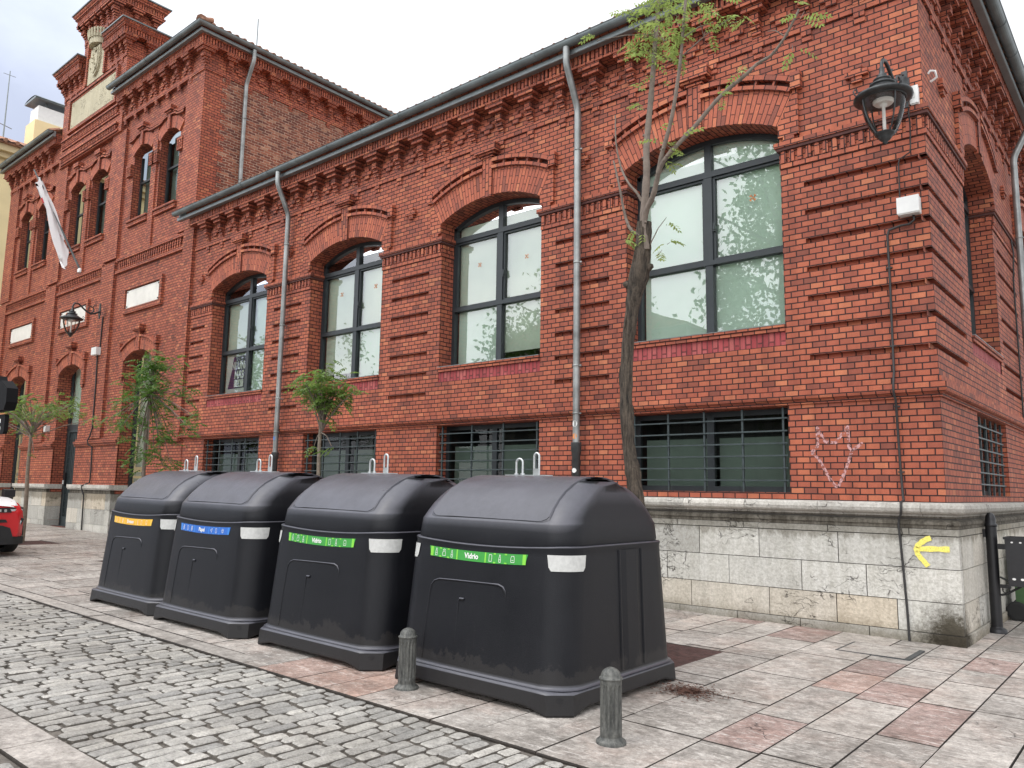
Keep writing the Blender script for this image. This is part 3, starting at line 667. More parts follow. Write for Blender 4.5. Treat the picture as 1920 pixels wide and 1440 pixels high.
# ---- windows
def window(F, a, b, spec):
    uc, half = (a+b)/2, (b-a)/2; W0, W1 = -.375, -.30
    Rr, th, zc, ap = arc_pts(uc, half, SPR, .27, 16)
    win = MB(); fw = .065
    F.box(win, a, a+fw, 3.711, SPR, W0, W1); F.box(win, b-fw, b, 3.711, SPR, W0, W1); F.box(win, a+fw, b-fw, 3.711, 3.711+.06, W0, W1-.004)
    ring(win, F, uc, zc, Rr-.075, Rr, -th, th, W0, W1, n=16)
    F.box(win, uc-.055, uc+.055, 3.771, 4.715, W0, W1+.012); F.box(win, uc-.06, uc+.06, 4.78, 5.965, W0, W1+.014); F.box(win, uc-.05, uc+.05, 6.05, SPR+.20, W0, W1+.008)
    F.box(win, a+fw, b-fw, 4.715, 4.78, W0, W1+.024); F.box(win, a+fw, b-fw, 5.965, 6.05, W0, W1+.02)
    # opening sashes of the upper lights
    for l_, r_ in ((a+fw, uc-.06), (uc+.06, b-fw)):
        for q in ((l_, l_+.035, 4.78, 5.965), (r_-.035, r_, 4.78, 5.965), (l_+.035, r_-.035, 4.78, 4.81), (l_+.035, r_-.035, 5.93, 5.965)): F.box(win, *q, W0+.01, W1-.008)
    o = part('window', win, M['frame'])
    hd = MB(); F.box(hd, uc+.075, uc+.10, 5.18, 5.30, W1-.008, W1+.03); F.box(hd, uc+.085, uc+.105, 5.20, 5.225, W1+.03, W1+.05)
    part('handle', hd, M['frame'], parent=o)
    gl = MB(); F.quad(gl, [(a+.03, 3.73, -.345), (b-.03, 3.73, -.345), (b-.03, SPR, -.345), (a+.03, SPR, -.345)])
    gl.face([F.P(x, z-.01, -.345) for x, z in ap] )
    part('pane', gl, M['glass'], parent=o)
    for (l_, r_, zb, zt, mt) in spec['blinds']:
        bl = MB(); F.box(bl, l_, r_, zb, zt, -.425, -.415); F.box(bl, l_, r_, zb-.02, zb, -.43, -.41)
        part('blind', bl, M[mt], parent=o)
    rm = MB()
    F.quad(rm, [(a-.1, 3.6, -1.3), (b+.1, 3.6, -1.3), (b+.1, 6.7, -1.3), (a-.1, 6.7, -1.3)])
    for x in (a, b): F.quad(rm, [(x, 3.6, -1.3), (x, 3.6, -.38), (x, 6.6, -.38), (x, 6.6, -1.3)])
    F.quad(rm, [(a, 3.7, -1.3), (a, 3.7, -.38), (b, 3.7, -.38), (b, 3.7, -1.3)]); F.quad(rm, [(a, 6.58, -1.3), (a, 6.58, -.38), (b, 6.58, -.38), (b, 6.58, -1.3)])
    part('room_behind', rm, M['dark'], parent=o)
    for (x, z, s, mt) in spec.get('stickers', ()):
        st = MB()
        for k in range(4):
            an = pi/4+k*pi/2
            pts = [(x+.2*s*cos(an+1.2), z+.2*s*sin(an+1.2)), (x+s*cos(an-.35), z+s*sin(an-.35)), (x+s*cos(an+.35), z+s*sin(an+.35)), (x+.2*s*cos(an-1.2), z+.2*s*sin(an-1.2))]
            F.quad(st, [(p[0], p[1], -.342) for p in pts])
        part('flower_sticker', st, M[mt], parent=o)
    return o
def bl4(a, b, lowL=3.78, lowR=3.78, m=('blind', 'blind', 'blind', 'blind'), top=True):
    uc = (a+b)/2; r_ = [(a+.07, uc-.02, 4.76, 5.99, m[0]), (uc+.02, b-.07, 4.76, 5.99, m[1]), (a+.07, uc-.02, lowL, 4.73, m[2]), (uc+.02, b-.07, lowR, 4.73, m[3])]
    if top: r_ += [(a+.07, b-.07, 6.0, 6.48, m[1])]
    return r_
window(FW, *WINS[0], dict(blinds=bl4(*WINS[0], m=('blind_g', 'blind_g', 'blind_g', 'blind_g')), stickers=[(-2.17, 5.55, .055, 'orange')]))
window(FW, *WINS[1], dict(blinds=bl4(*WINS[1], lowR=3.93, m=('blind', 'blind', 'blind_g', 'blind')), stickers=[(-7.10, 5.50, .045, 'orange'), (-6.05, 5.46, .045, 'orange')]))
window(FW, *WINS[2], dict(blinds=bl4(*WINS[2], lowL=3.93, m=('blind', 'blind', 'blind', 'blind_g'), top=False), stickers=[(-10.93, 5.55, .055, 'orange'), (-9.87, 5.56, .055, 'orange')]))
w4 = window(FW, *WINS[3], dict(blinds=bl4(*WINS[3], m=('blind', 'blind_g', 'blind', 'blind_g'), top=False)))
window(FS, *SWINS[0], dict(blinds=bl4(*SWINS[0]))); window(FS, *SWINS[1], dict(blinds=bl4(*SWINS[1])))

# ---- basement windows with grilles
def base_window(F, a, b, nv, hz, seed):
    fr = MB(); zb, zt = 1.66, 2.70; uc = (a+b)/2
    for q in ((a, a+.07, zb, zt), (b-.07, b, zb, zt), (a+.07, b-.07, zb, zb+.07), (a+.07, b-.07, zt-.07, zt), (uc-.05, uc+.05, zb+.07, zt-.07)): F.box(fr, *q, -.30, -.235)
    o = part('basement_window', fr, M['frame'])
    gl = MB(); F.quad(gl, [(a, zb, -.26), (b, zb, -.26), (b, zt, -.26), (a, zt, -.26)]); part('pane', gl, M['glass_dk'], parent=o)
    bl = MB(); F.box(bl, a+.1, uc-.07, zb+.05, 2.36, -.37, -.36); F.box(bl, uc+.07, b-.1, zb+.05, 2.36, -.37, -.36); part('blind', bl, M['blind_dk'], parent=o)
    rm = MB(); F.quad(rm, [(a-.3, 1.5, -.9), (b+.3, 1.5, -.9), (b+.3, 2.9, -.9), (a-.3, 2.9, -.9)])
    for x in (a-.01, b+.01): F.quad(rm, [(x, 1.5, -.9), (x, 1.5, -.31), (x, 2.9, -.31), (x, 2.9, -.9)])
    part('room_behind', rm, M['dark'], parent=o)
    gr = MB()
    for i in range(nv):
        x = a+.085+(b-a-.17)*i/(nv-1); F.box(gr, x-.012, x+.012, zb+.0, zt-.01, -.075, -.05)
    for z in hz: F.box(gr, a+.03, b-.03, z-.009, z+.009, -.048, -.036)
    for x, z in ((a, 1.8), (a, 2.55), (b, 1.8), (b, 2.55)): F.box(gr, x-.03 if x == b else x, x if x == b else x+.03, z-.015, z+.015, -.072, -.052)
    part('grille', gr, M['grille'], parent=o)
for (a, b), nv in zip(WINS, (5, 4, 5, 5)): base_window(FW, a, b, nv, (2.56, 2.405, 2.255, 2.105, 1.955, 1.805), 1)
for (a, b) in SWINS: base_window(FS, a, b, 6, (2.56, 2.405, 2.255, 2.105, 1.955, 1.805), 1)

# ---- stone base
mb = MB(); random.seed(3)
rows = [(1.235, 1.30, .0), (.895, 1.225, [-2.79, -2.01, -1.09, -.43]), (.555, .887, [-3.25, -2.40, -1.51, -.80]), (.24, .547, [-2.91, -1.90, -1.13, -.50]), (.02, .232, [-2.3, -1.54, -.79])]
SF = .12
jm = []
for ri, (z0, z1, js) in enumerate(rows):
    js = js if js else [-3.1, -2.2, -1.2, -.35]
    xs = [0.0+SF]+js[::-1]; x = xs[-1]
    while x > -16.3: x -= random.uniform(.65, 1.0); xs.append(max(x, -16.4))
    for a, b in zip(xs[1:], xs[:-1]):
        if b-a < .05: continue
        t_ = {0: .3, 1: random.uniform(.0, .35), 2: random.uniform(.4, .58), 3: random.uniform(.62, .85), 4: .3}[ri]; p = random.uniform(-.004, .004)+(.015 if ri == 4 else 0)
        if ri == 3 and -1.2 < a < -.4: t_ = 1.0
        if ri == 1 and a > -.5: t_ = .3
        if ri == 1 and -2.9 < a < -2.1: t_ = .5
        if ri == 3 and a > -.6: t_ = .5
        last = b > 0
        zz0 = z0 if ri < 4 else z0
        mb.box(a+.005, (SF+p) if last else b-.005, -SF-p, -.02, zz0, z1, t=t_)
    ys = [0.0]; y = 0
    while y < 14: y += random.uniform(.45, .95); ys.append(y)
    for a, b in zip(ys[:-1], ys[1:]):
        p = random.uniform(-.004, .004)+(.015 if ri == 4 else 0)
        mb.box(.02, SF+p, a+.004, b-.004, z0, z1, t=random.uniform(.45, .75))
mb.box(-16.4, SF-.012, -SF+.012, -.03, 0.0, 1.5, m=1); mb.box(.0, SF-.013, -.03, 14, 0.0, 1.5, m=1)
part('stone_base', mb, [M['stone'], simple('dark_stone_joint', (.05, .045, .04), .95, local=False)])
mb = MB(); st = []; x = -16.4
xs = [-16.4]
while xs[-1] < -1.2: xs.append(xs[-1]+random.uniform(.8, 1.15))
for a, b in zip(xs, xs[1:]+[None]):
    prof = [(.0, 1.575), (.10, 1.575)]+[(.155+.052*cos(t_), 1.515+.058*sin(t_)) for t_ in [pi*.5, pi*.36, pi*.2, 0, -pi*.2, -pi*.36, -pi*.5]]+[(.115, 1.45), (.112, 1.43)]
    t_ = random.random()
    if b is not None: sweep(mb, [(a+.003, 0, 0, -1), (b-.003, 0, 0, -1)], prof, t=t_, smooth=False)
    else: sweep(mb, [(a+.003, 0, 0, -1), (0, 0, 1, -1), (0, 14, 1, 0)], prof, t=t_)
part('stone_ledge', mb, M['ledge'])
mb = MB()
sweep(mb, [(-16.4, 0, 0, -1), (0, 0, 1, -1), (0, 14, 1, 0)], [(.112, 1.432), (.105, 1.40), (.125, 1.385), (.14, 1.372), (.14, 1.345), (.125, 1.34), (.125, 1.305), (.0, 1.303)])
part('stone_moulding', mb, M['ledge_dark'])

# ---- gutters and downpipes
def gutter(st, z, name='gutter', wc=.425):
    mb = MB(); R_ = .078
    prof = [(wc+R_*cos(t_), z+R_*sin(t_)) for t_ in [-pi+pi*i/10 for i in range(11)]]
    prof = [(wc-R_-.02, z+.02)]+prof+[(wc+R_+.012, z+.008), (wc+R_, z+.015)]
    sweep(mb, st, prof, smooth=False)
    sweep(mb, st, [(.25, z-.17), (.34, z-.172), (.352, z-.165), (.352, z-.098), (.345, z-.085), (.31, z-.06), (.31, z+.02), (.25, z+.02)], m=1)
    # seams
    for (x0, y0, nx0, ny0), (x1, y1, nx1, ny1) in zip(st[:-1], st[1:]):
        Ln = sqrt((x1-x0)**2+(y1-y0)**2); n = int(Ln/1.0)
        nx, ny = (0, -1) if abs(x1-x0) > abs(y1-y0) else (1, 0)
        for i in range(1, n):
            cx, cy = x0+(x1-x0)*i/n, y0+(y1-y0)*i/n
            pts = [(cx+nx*(wc+(R_+.004)*cos(t_)), cy+ny*(wc+(R_+.004)*cos(t_)), z+(R_+.004)*sin(t_)) for t_ in [-pi+pi*k/8 for k in range(9)]]
            mb.tube(pts, .006, 4)
    return part(name, mb, [M['zinc'], M['zinc_l']])
gutter([(-16.85, 0, 0, -1), (0, 0, 1, -1), (0, 14, 1, 0)], 8.36)
def downpipe(pts, rad, zjoin=2.3, brk=(), stickers=()):
    mb = MB(); P = []
    for i, p in enumerate(pts): P.append(Vector(p))
    # round the bends
    Q = [P[0]]
    for i in range(1, len(P)-1):
        a, b = (P[i-1]-P[i]).normalized()*.09, (P[i+1]-P[i]).normalized()*.09
        for k in range(5): t_ = k/4; Q.append((P[i]+a)*(1-t_)**2+2*P[i]*t_*(1-t_)+(P[i]+b)*t_*t_)
    Q.append(P[-1]); mb.tube(Q, rad, 14)
    x, y = P[-1].x, P[-1].y
    for z in brk:
        mb.lathe(x, y, [(rad+.004, z-.012), (rad+.006, z-.012), (rad+.006, z+.012), (rad+.004, z+.012)], 14); mb.box(x+rad-.01, x+rad+.035, y-.01, y+.01, z-.01, z+.01); mb.box(x-.012, x+.012, y+rad-.01, y+rad+.07, z-.008, z+.008)
    o = part('downpipe', mb, M['pipe'])
    if zjoin:
        ir = MB(); ir.lathe(x, y, [(rad+.008, 0.1), (rad+.008, zjoin-.14), (rad+.024, zjoin-.13), (rad+.024, zjoin-.01), (rad+.028, zjoin), (rad+.004, zjoin+.002)], 16); part('cast_iron_shoe', ir, M['iron'], parent=o)
    for zc_, r_, mt in stickers:
        s_ = MB()
        def Q_(an, z): return (x+(rad+.0125 if zc_ < 2.2 else x*0+rad+.0025)*sin(an), y-(rad+.0125 if zc_ < 2.2 else rad+.0025)*cos(an), z)
        n = 10; 
        pts_ = [(.1+r_/rad*cos(2*pi*k/n)*.9, zc_+r_*sin(2*pi*k/n)) for k in range(n)]
        s_.face([Q_(a_, z_) for a_, z_ in pts_]); part('sticker', s_, M[mt], parent=o)
    return o
for xx, stk in ((-4.70, ((1.93, .035, 'white_b'), (2.42, .04, 'orange'), (2.60, .045, 'white_b'))), (-12.30, ((2.62, .04, 'blue2'),))):
    downpipe([(xx, -.43, 8.28), (xx, -.43, 8.02), (xx, -.125, 7.42), (xx, -.125, 2.25)], .052, 2.33, (6.76, 5.0, 3.45, 2.75), stk)
downpipe([(.43, 5.95, 8.28), (.43, 5.95, 8.02), (.125, 5.95, 7.42), (.125, 5.95, .2)], .052, None, (6.0, 4.3, 3.0))

# ---- roofs
def wave_roof(name, st_list, z0, slope, w_in, w_out=.40):
    mb = MB()
    for (side, a, b, off, clipa, clipb) in st_list:
        n = int((b-a)/.055); rows = []
        for i in range(n+1):
            u_ = a+(b-a)*i/n; row = []
            zw = .045*abs(sin(i*pi/4))
            for k in range(9):
                w_ = w_out+(w_in-w_out)*k/8
                uu = u_
                if clipb is not None: uu = min(uu, clipb+w_)
                if clipa is not None: uu = max(uu, clipa-w_)
                z = z0+(w_out-w_)*slope+zw
                row.append((uu, off-w_, z) if side == 'F' else (off+w_, uu, z))
            rows.append(row)
        mb.grid(rows, smooth=False)
        # tile noses at the eave
        for i in range(0, n, 4):
            u_ = a+(b-a)*(i+2)/n
            if side == 'F': mb.tube([(u_, off-w_out-.012, z0+.005), (u_, off-w_out+.3, z0+.015+.3*slope)], .07, 8)
            else: mb.tube([(off+w_out+.012, u_, z0+.005), (off+w_out-.3, u_, z0+.015+.3*slope)], .07, 8)
    return part(name, mb, M['tile'])
wave_roof('wing_roof', [('F', -16.5, .40, 0, None, 0), ('S', -.40, 14, 0, 0, None)], 8.375, .36, -5)

# ================================================================ pavilion
PX0, PX1 = -30.6, -16.5
CW = [(-18.82, -17.74), (-20.43, -19.33), (-23.31, -22.18), (-24.92, -23.80), (-27.70, -26.66), (-29.36, -28.27)]
GO = [(-19.96, -18.28, 'w'), (-24.45, -22.75, 'd'), (-28.9, -27.2, 'w')]
mb = MB(); holes = [(a, b, 9.04, 11.35) for a, b in CW]+[(a, b, 0, 5.30) for a, b, _ in GO]
FP.grid(mb, PX0, PX1, 1.45, 12.75, 0, holes)
for a, b in CW: open_wall(mb, FP, a, b, 9.04, 10.97, .22, 11.35, 0, .20, 12)
for a, b, _ in GO: open_wall(mb, FP, a, b, .35, 4.95, .26, 5.30, 0, .34, 14)
part('pavilion_wall', mb, M['brick'])
mb = MB()
FPS.grid(mb, -.003, .42, 7.9, 12.3, 0.0, [])
part('flank_quoins', mb, M['brick_plain'])
mb = MB()
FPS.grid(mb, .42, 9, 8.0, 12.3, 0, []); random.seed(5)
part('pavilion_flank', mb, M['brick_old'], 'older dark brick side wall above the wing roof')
mb = MB(); k = 0
z = 8.37
while z < 12.3:
    if k % 2: mb.box(-16.52, -16.495, .40, .40+.15, z, z+CH*2-.006)
    z += CH*2; k += 1
part('quoin_teeth', mb, M['brick_plain'])

mb = MB()
# pilasters and panels, standing .08 proud
def pil(a, b, z0, z1, w=.08, own=None):
    if own is None: own = z1-z0 > 2
    if own: q = MB(); FP.box(q, a, b, z0, z1, -.01, w); part('pilaster', q, M['brick_plain'])
    else: FP.box(mb, a, b, z0, z1, -.01, w)
pil(-17.40, -16.502, 8.06, 12.27); pil(-21.86, -20.95, 8.06, 11.98); pil(-26.15, -25.24, 8.06, 11.98); pil(PX0, -29.70, 8.06, 12.27)
pil(-20.95, -17.40, 11.86, 12.27); pil(-29.70, -26.15, 11.86, 12.27); 
for c in (-19.08, -23.55, -28.01):   # strip between the two narrow windows
    pil(c-.14, c+.14, 7.98, 11.45, .05)
# band of sunk dentil panels at floor level
for a, b in ((-20.95, -16.5), (-25.24, -21.86), (PX0+.0, -26.15)):
    mb = MB(); pil(a, b, 7.94, 8.02, .07); pil(a, b, 7.58, 7.66, .07)
    n = int((b-a-.4)/.12)
    if a == -20.95: b -= .5
    if a == PX0: a += .5
    n = int((b-a-.2)/.13)
    for i in range(n):
        x = a+.1+(i+.5)*.13
        FP.box(mb, x-.03, x+.03, 7.66, 7.94, -.005, .03)
        FP.box(mb, x+.03, x+.065, 7.80, 7.94, -.005, .045)
    part('dentil_panel', mb, M['brick_plain'])
mb = MB()
pil(-17.0, -16.502, 2.9, 7.94); pil(-21.86, -21.0, 2.9, 7.94); pil(-26.15, -25.3, 2.9, 7.94); pil(PX0, -29.9, 2.9, 7.94)
pil(-17.0, -16.503, 7.66, 8.05, .079)
pil(-16.9, -16.504, 2.69, 2.899, .11)
part('pavilion_bands', mb, M['brick_plain'])
# imposts, sills and wavy hoods of the narrow windows
for i, (a, b) in enumerate(CW):
    mb = MB()
    FP.box(mb, a-.06, b+.06, 8.98, 9.035, -.19, .09); FP.box(mb, a-.04, b+.04, 8.86, 8.90, -.01, .07); FP.box(mb, a-.05, b+.05, 8.90, 8.975, -.01, .05); part('window_sill', mb, M['brick_plain'])
    im_ = {}
    for x0, x1 in ((a-.30, a-.001), (b+.001, b+.30)):
        mb = MB(); pil(x0, x1, 10.68, 10.74, .10); pil(x0, x1, 10.40, 10.46, .09)
        for q in range(3): FP.box(mb, x0+.03+q*.1, x0+.08+q*.1, 10.46, 10.68, -.005, .10)
        part('impost', mb, M['brick_plain'])
    c = (a+b)/2; mb = MB()
    FP.box(mb, c-.07, c+.07, 11.16, 11.62, -.005, .10, rot=True); FP.box(mb, c-.14, c+.14, 11.62, 11.67, -.005, .13); FP.box(mb, c-.2, c+.2, 11.67, 11.80, -.005, .17)
    Rr, th, zc_, _ap = arc_pts(c, (b-a)/2, 10.97, .22)
    for sgn in (-1, 1):
        for dz, ww in ((0, .10), (.085, .085)):
            pts = [(c+sgn*.08, 11.55+dz), (c+sgn*.28, 11.53+dz), (c+sgn*.45, 11.46+dz), (c+sgn*.6, 11.43+dz), (c+sgn*.80, 11.43+dz)]
            for p, q in zip(pts[:-1], pts[1:]):
                lo = [FP.P(p[0], p[1], ww), FP.P(q[0], q[1], ww), FP.P(q[0], q[1]+.05, ww), FP.P(p[0], p[1]+.05, ww)]; ba = [FP.P(p[0], p[1], -.005), FP.P(q[0], q[1], -.005), FP.P(q[0], q[1]+.05, -.005), FP.P(p[0], p[1]+.05, -.005)]
                mb.face(lo); mb.face([lo[1], lo[0], ba[0], ba[1]]); mb.face([lo[2], lo[3], ba[3], ba[2]][::-1])
    part('wavy_hood', mb, M['brick_plain'])
for a, b in CW:
    mb = MB(); c = (a+b)/2; Rr, th, zc_, _ap = arc_pts(c, (b-a)/2, 10.97, .22)
    ring(mb, FP, c, zc_, Rr, Rr+.33, -th, th, -.005, .045, m=0, n=12); part('narrow_arch', mb, M['brick_arch'])
for a, b, _ in GO:
    mb = MB(); arch_trim(mb, FP, a, b, spr=4.95, rise=.26, th_ring=.33, niches=False, w=.06, capz=5.66, stop_w=.2)
    for sg, e_ in ((-1, a), (1, b)):
        lo, hi = sorted((e_, e_+sg*.2)); FP.box(mb, lo, hi, 4.52, 4.79, -.005, .058); FP.box(mb, lo+.04, hi-.04, 4.44, 4.515, -.005, .05)
    part('arch_surround', mb, TRIM)
# piers between the ground openings with string course and plinth
random.seed(11); plst = [M['stone'], M['ledge_dark']]
for a, b in ((-18.28, -16.45), (-22.75, -19.96), (-27.2, -24.45), (PX0, -28.9)):
    mb = MB(); ms = MB(); ml = MB()
    FP.box(mb, a, b, 2.70, 2.76, -.01, .07); FP.box(mb, a-.02, b+.02, 2.762, 2.83, -.01, .10); FP.box(mb, a, b, 2.832, 2.90, -.01, .05)
    FP.box(mb, a, b, 1.52, 2.698, -.02, .018)
    FP.box(ml, a-.014, b+.014, 1.50, 1.60, -.33, .17); FP.box(ml, a-.01, b+.01, 1.46, 1.498, -.33, .14)
    FP.box(ms, a+.05, b-.05, 1.36, 1.458, -.05, .09, m=1)
    z0 = .15
    for rr, (q0, q1) in enumerate(((.1, .52), (.526, .93), (.936, 1.355))):
        xs = [a, a+.12]; 
        while xs[-1] < b-.9: xs.append(xs[-1]+random.uniform(.5, .9))
        xs[1:2] = []; xs.append(b)
        for p, q in zip(xs[:-1], xs[1:]): FP.box(ms, p+(.004 if p > a+.01 else -.008), q-(.004 if q < b-.01 else -.008), q0, q1, -.33, .10+random.uniform(-.003, .003), t=random.random())
    part('pier_moulding', mb, M['brick_plain']); part('pier_plinth', ms, plst); part('plinth_cap', ml, M['ledge'])
# plaque frames
mb = MB()
PL = [(-20.12, -18.2), (-24.75, -22.83), (-29.2, -27.2)]
for a, b in PL:
    mb = MB()
    for q in ((a-.17, b+.17, 6.30, 6.43), (a-.17, b+.17, 6.98, 7.11), (a-.17, a-.04, 6.43, 6.98), (b+.04, b+.17, 6.43, 6.98)): FP.box(mb, *q, -.005, .07)
    FP.box(mb, a-.04, b+.04, 6.43, 6.98, -.005, .012)
    part('plaque_surround', mb, M['brick_plain'])
for i, (a, b) in enumerate(PL):
    pm = MB(); FP.box(pm, a, b, 6.46, 6.95, .012, .035)
    for x in (a+.06, b-.06):
        for z in (6.50, 6.91): FP.box(pm, x-.02, x+.02, z-.02, z+.02, .035, .045, m=1)
    o = part('plaque', pm, [M['sign'], M['frame']], ['blank white plaque over the right-hand arch', 'white plaque with a faded red cross, behind the lantern', 'blank white plaque at the far left'][i])
    if i == 1:
        c_ = MB(); FP.quad(c_, [(a+.22, 6.66, .0375), (a+.62, 6.66, .0375), (a+.62, 6.78, .0375), (a+.22, 6.78, .0375)]); FP.quad(c_, [(a+.36, 6.53, .038), (a+.48, 6.53, .038), (a+.48, 6.91, .038), (a+.36, 6.91, .038)])
        part('red_cross_emblem', c_, M['cross'], parent=o)
        g_ = MB()
        for q in range(7): FP.quad(g_, [(a+.72+q*.09, 6.68, .0375), (a+.78+q*.09, 6.68, .0375), (a+.78+q*.09, 6.74, .0375), (a+.72+q*.09, 6.74, .0375)])
        part('faded_print', g_, M['reflect'], parent=o)
# narrow windows
for a, b in CW:
    wn_ = MB(); Rr, th, zc_, ap = arc_pts((a+b)/2, (b-a)/2, 10.97, .22, 8)
    for q in ((a, a+.07, 9.04, 11.0), (b-.07, b, 9.04, 11.0), (a+.07, b-.07, 9.04, 9.11), (a+.07, b-.07, 10.2, 10.26)): FP.box(wn_, *q, -.26, -.20)
    o = part('narrow_window', wn_, M['frame'])
    g_ = MB(); FP.quad(g_, [(a, 9.04, -.24), (b, 9.04, -.24), (b, 11.3, -.24), (a, 11.3, -.24)]); part('pane', g_, M['glass_dk'], parent=o)
    g_ = MB(); FP.box(g_, a+.05, b-.05, 9.1, 11.2, -.36, -.35); part('blind', g_, M['blind_dk'], parent=o)
    g_ = MB(); FP.quad(g_, [(a-.1, 8.9, -.8), (b+.1, 8.9, -.8), (b+.1, 11.5, -.8), (a-.1, 11.5, -.8)]); part('room_behind', g_, M['dark'], parent=o)
# ground floor glazing and door
for a, b, kind in GO:
    wn_ = MB(); zb = .36
    for q in ((a, a+.08, zb, 5.2), (b-.08, b, zb, 5.2), (a+.08, b-.08, 3.27, 3.42)): FP.box(wn_, *q, -.42, -.34)
    if kind == 'w':
        FP.box(wn_, (a+b)/2-.04, (a+b)/2+.04, zb, 5.2, -.42, -.345)
        o = part('tall_window', wn_, M['frame'])
        g_ = MB(); FP.quad(g_, [(a, zb, -.39), (b, zb, -.39), (b, 5.25, -.39), (a, 5.25, -.39)]); part('pane', g_, M['glass'], parent=o)
        g_ = MB()
        for k in range(9): FP.box(g_, a+.05, b-.05, .5+k*.17, .5+k*.17+.1, -.46, -.455)
        FP.box(g_, a+.05, b-.05, 2.1, 5.25, -.49, -.48); part('blind', g_, M['blind'], parent=o)
    else:
        g0 = MB(); FP.quad(g0, [(a, 3.42, -.37), (b, 3.42, -.37), (b, 5.25, -.37), (a, 5.25, -.37)])
        o = part('tall_door', wn_, M['frame']); part('pane', g0, M['glass'], parent=o)
        g_ = MB(); FP.box(g_, a+.05, b-.05, 3.4, 5.25, -.44, -.43); part('blind', g_, M['blind_g'], parent=o)
        for l_, r_ in ((a+.08, (a+b)/2-.005), ((a+b)/2+.005, b-.08)):
            d_ = MB()
            for q in ((l_, l_+.07, zb, 3.27), (r_-.07, r_, zb, 3.27), (l_+.07, r_-.07, zb, .62), (l_+.07, r_-.07, 3.19, 3.27)): FP.box(d_, *q, -.42, -.35)
            FP.box(d_, l_+.07, r_-.07, .62, 3.19, -.415, -.405)
            for k in range(13): z = .70+k*.19; FP.box(d_, l_+.07, r_-.07, z, z+.018, -.40, -.375)
            for k in range(1, 5): x = l_+.07+(r_-l_-.14)*k/5; FP.box(d_, x-.009, x+.009, .62, 3.19, -.375, -.36)
            part('door_leaf', d_, M['grille'], parent=o)
        h_ = MB(); FP.box(h_, a+.13, a+.23, 1.55, 1.95, -.36, -.30); FP.box(h_, a+.16, a+.19, 1.6, 1.72, -.30, -.27, m=1); part('handle', h_, [M['black'], M['white_b']], parent=o)
    g_ = MB(); FP.quad(g_, [(a-.1, .2, -1.2), (b+.1, .2, -1.2), (b+.1, 5.5, -1.2), (a-.1, 5.5, -1.2)]); FP.box(g_, a, b, .1, .36, -1.19, -.1); part('room_behind', g_, M['dark'], parent=o)

# pavilion cornices
ZP = 12.36
mb = MB()
cR = [-16.58-.64*k for k in range(1, 8)]; cL = [-30.5+.64*k for k in range(0, 7)]
class FacO(Fac): pass
FPc = Fac('F', -.08); FPSc = Fac('S', -16.5)
cornice(mb, FPc, -21.3, -16.5, ZP, cR); cornice(mb, FPc, PX0, -25.9, ZP, cL)
cornice(mb, FPSc, -.08, 9, ZP, [-.08+.64*k for k in range(1, 14)])
for k in range(7): mb.box(-16.5-hw[k], -16.5+pr[k], -.08-pr[k], -.08+hw[k], ZP+.07*k+.004, ZP+.07*k+.066)
cornice_top(mb, [(-21.3, -.08, 0, -1), (-16.5, -.08, 1, -1), (-16.5, 9, 1, 0)], ZP, [(FPc, -21.3, -16.27), (FPSc, -.3, 9)])
cornice_top(mb, [(PX0, -.08, -1, -1), (-25.9, -.08, 0, -1)], ZP, [(FPc, PX0-.2, -25.9)])
mb.box(-21.2, -16.5, -.08, .3, 12.271, 12.9); mb.box(PX0, -25.9, -.08, .3, 12.271, 12.9); mb.box(-16.7, -16.5, .301, 9, 12.3, 12.9)
part('pavilion_cornice', mb, [M['brick_plain'], joint])
gutter([(-21.42, -.08, 0, -1), (-16.5, -.08, 1, -1), (-16.5, 9, 1, 0)], ZP+.87)
gutter([(PX0-.35, -.08, 0, -1), (-25.86, -.08, 0, -1)], ZP+.87)
downpipe([(-16.07, 1.02, ZP+.77), (-16.07, 1.02, ZP+.5), (-16.38, 1.02, ZP-.10), (-16.38, 1.02, 8.5)], .055, None, (11.3, 9.6))
wave_roof('pavilion_roof', [('F', -21.3, -16.1, -.08, None, -16.5), ('S', -.48, 9, -16.5, -.08, None)], ZP+.905, .42, -4)
wave_roof('pavilion_roof', [('F', -31.0, -25.9, -.08, None, None)], ZP+.905, .42, -4)
mb = MB(); mb.tube([(-16.13, -.45, ZP+.95), (-17.4, .8, ZP+1.6), (-20.5, 3.9, ZP+3.0)], .09, 8); mb.tube([(-16.1, -.48, ZP+.93), (-16.32, -.3, ZP+1.06)], .13, 8)
part('roof_ridge', mb, M['tile'])

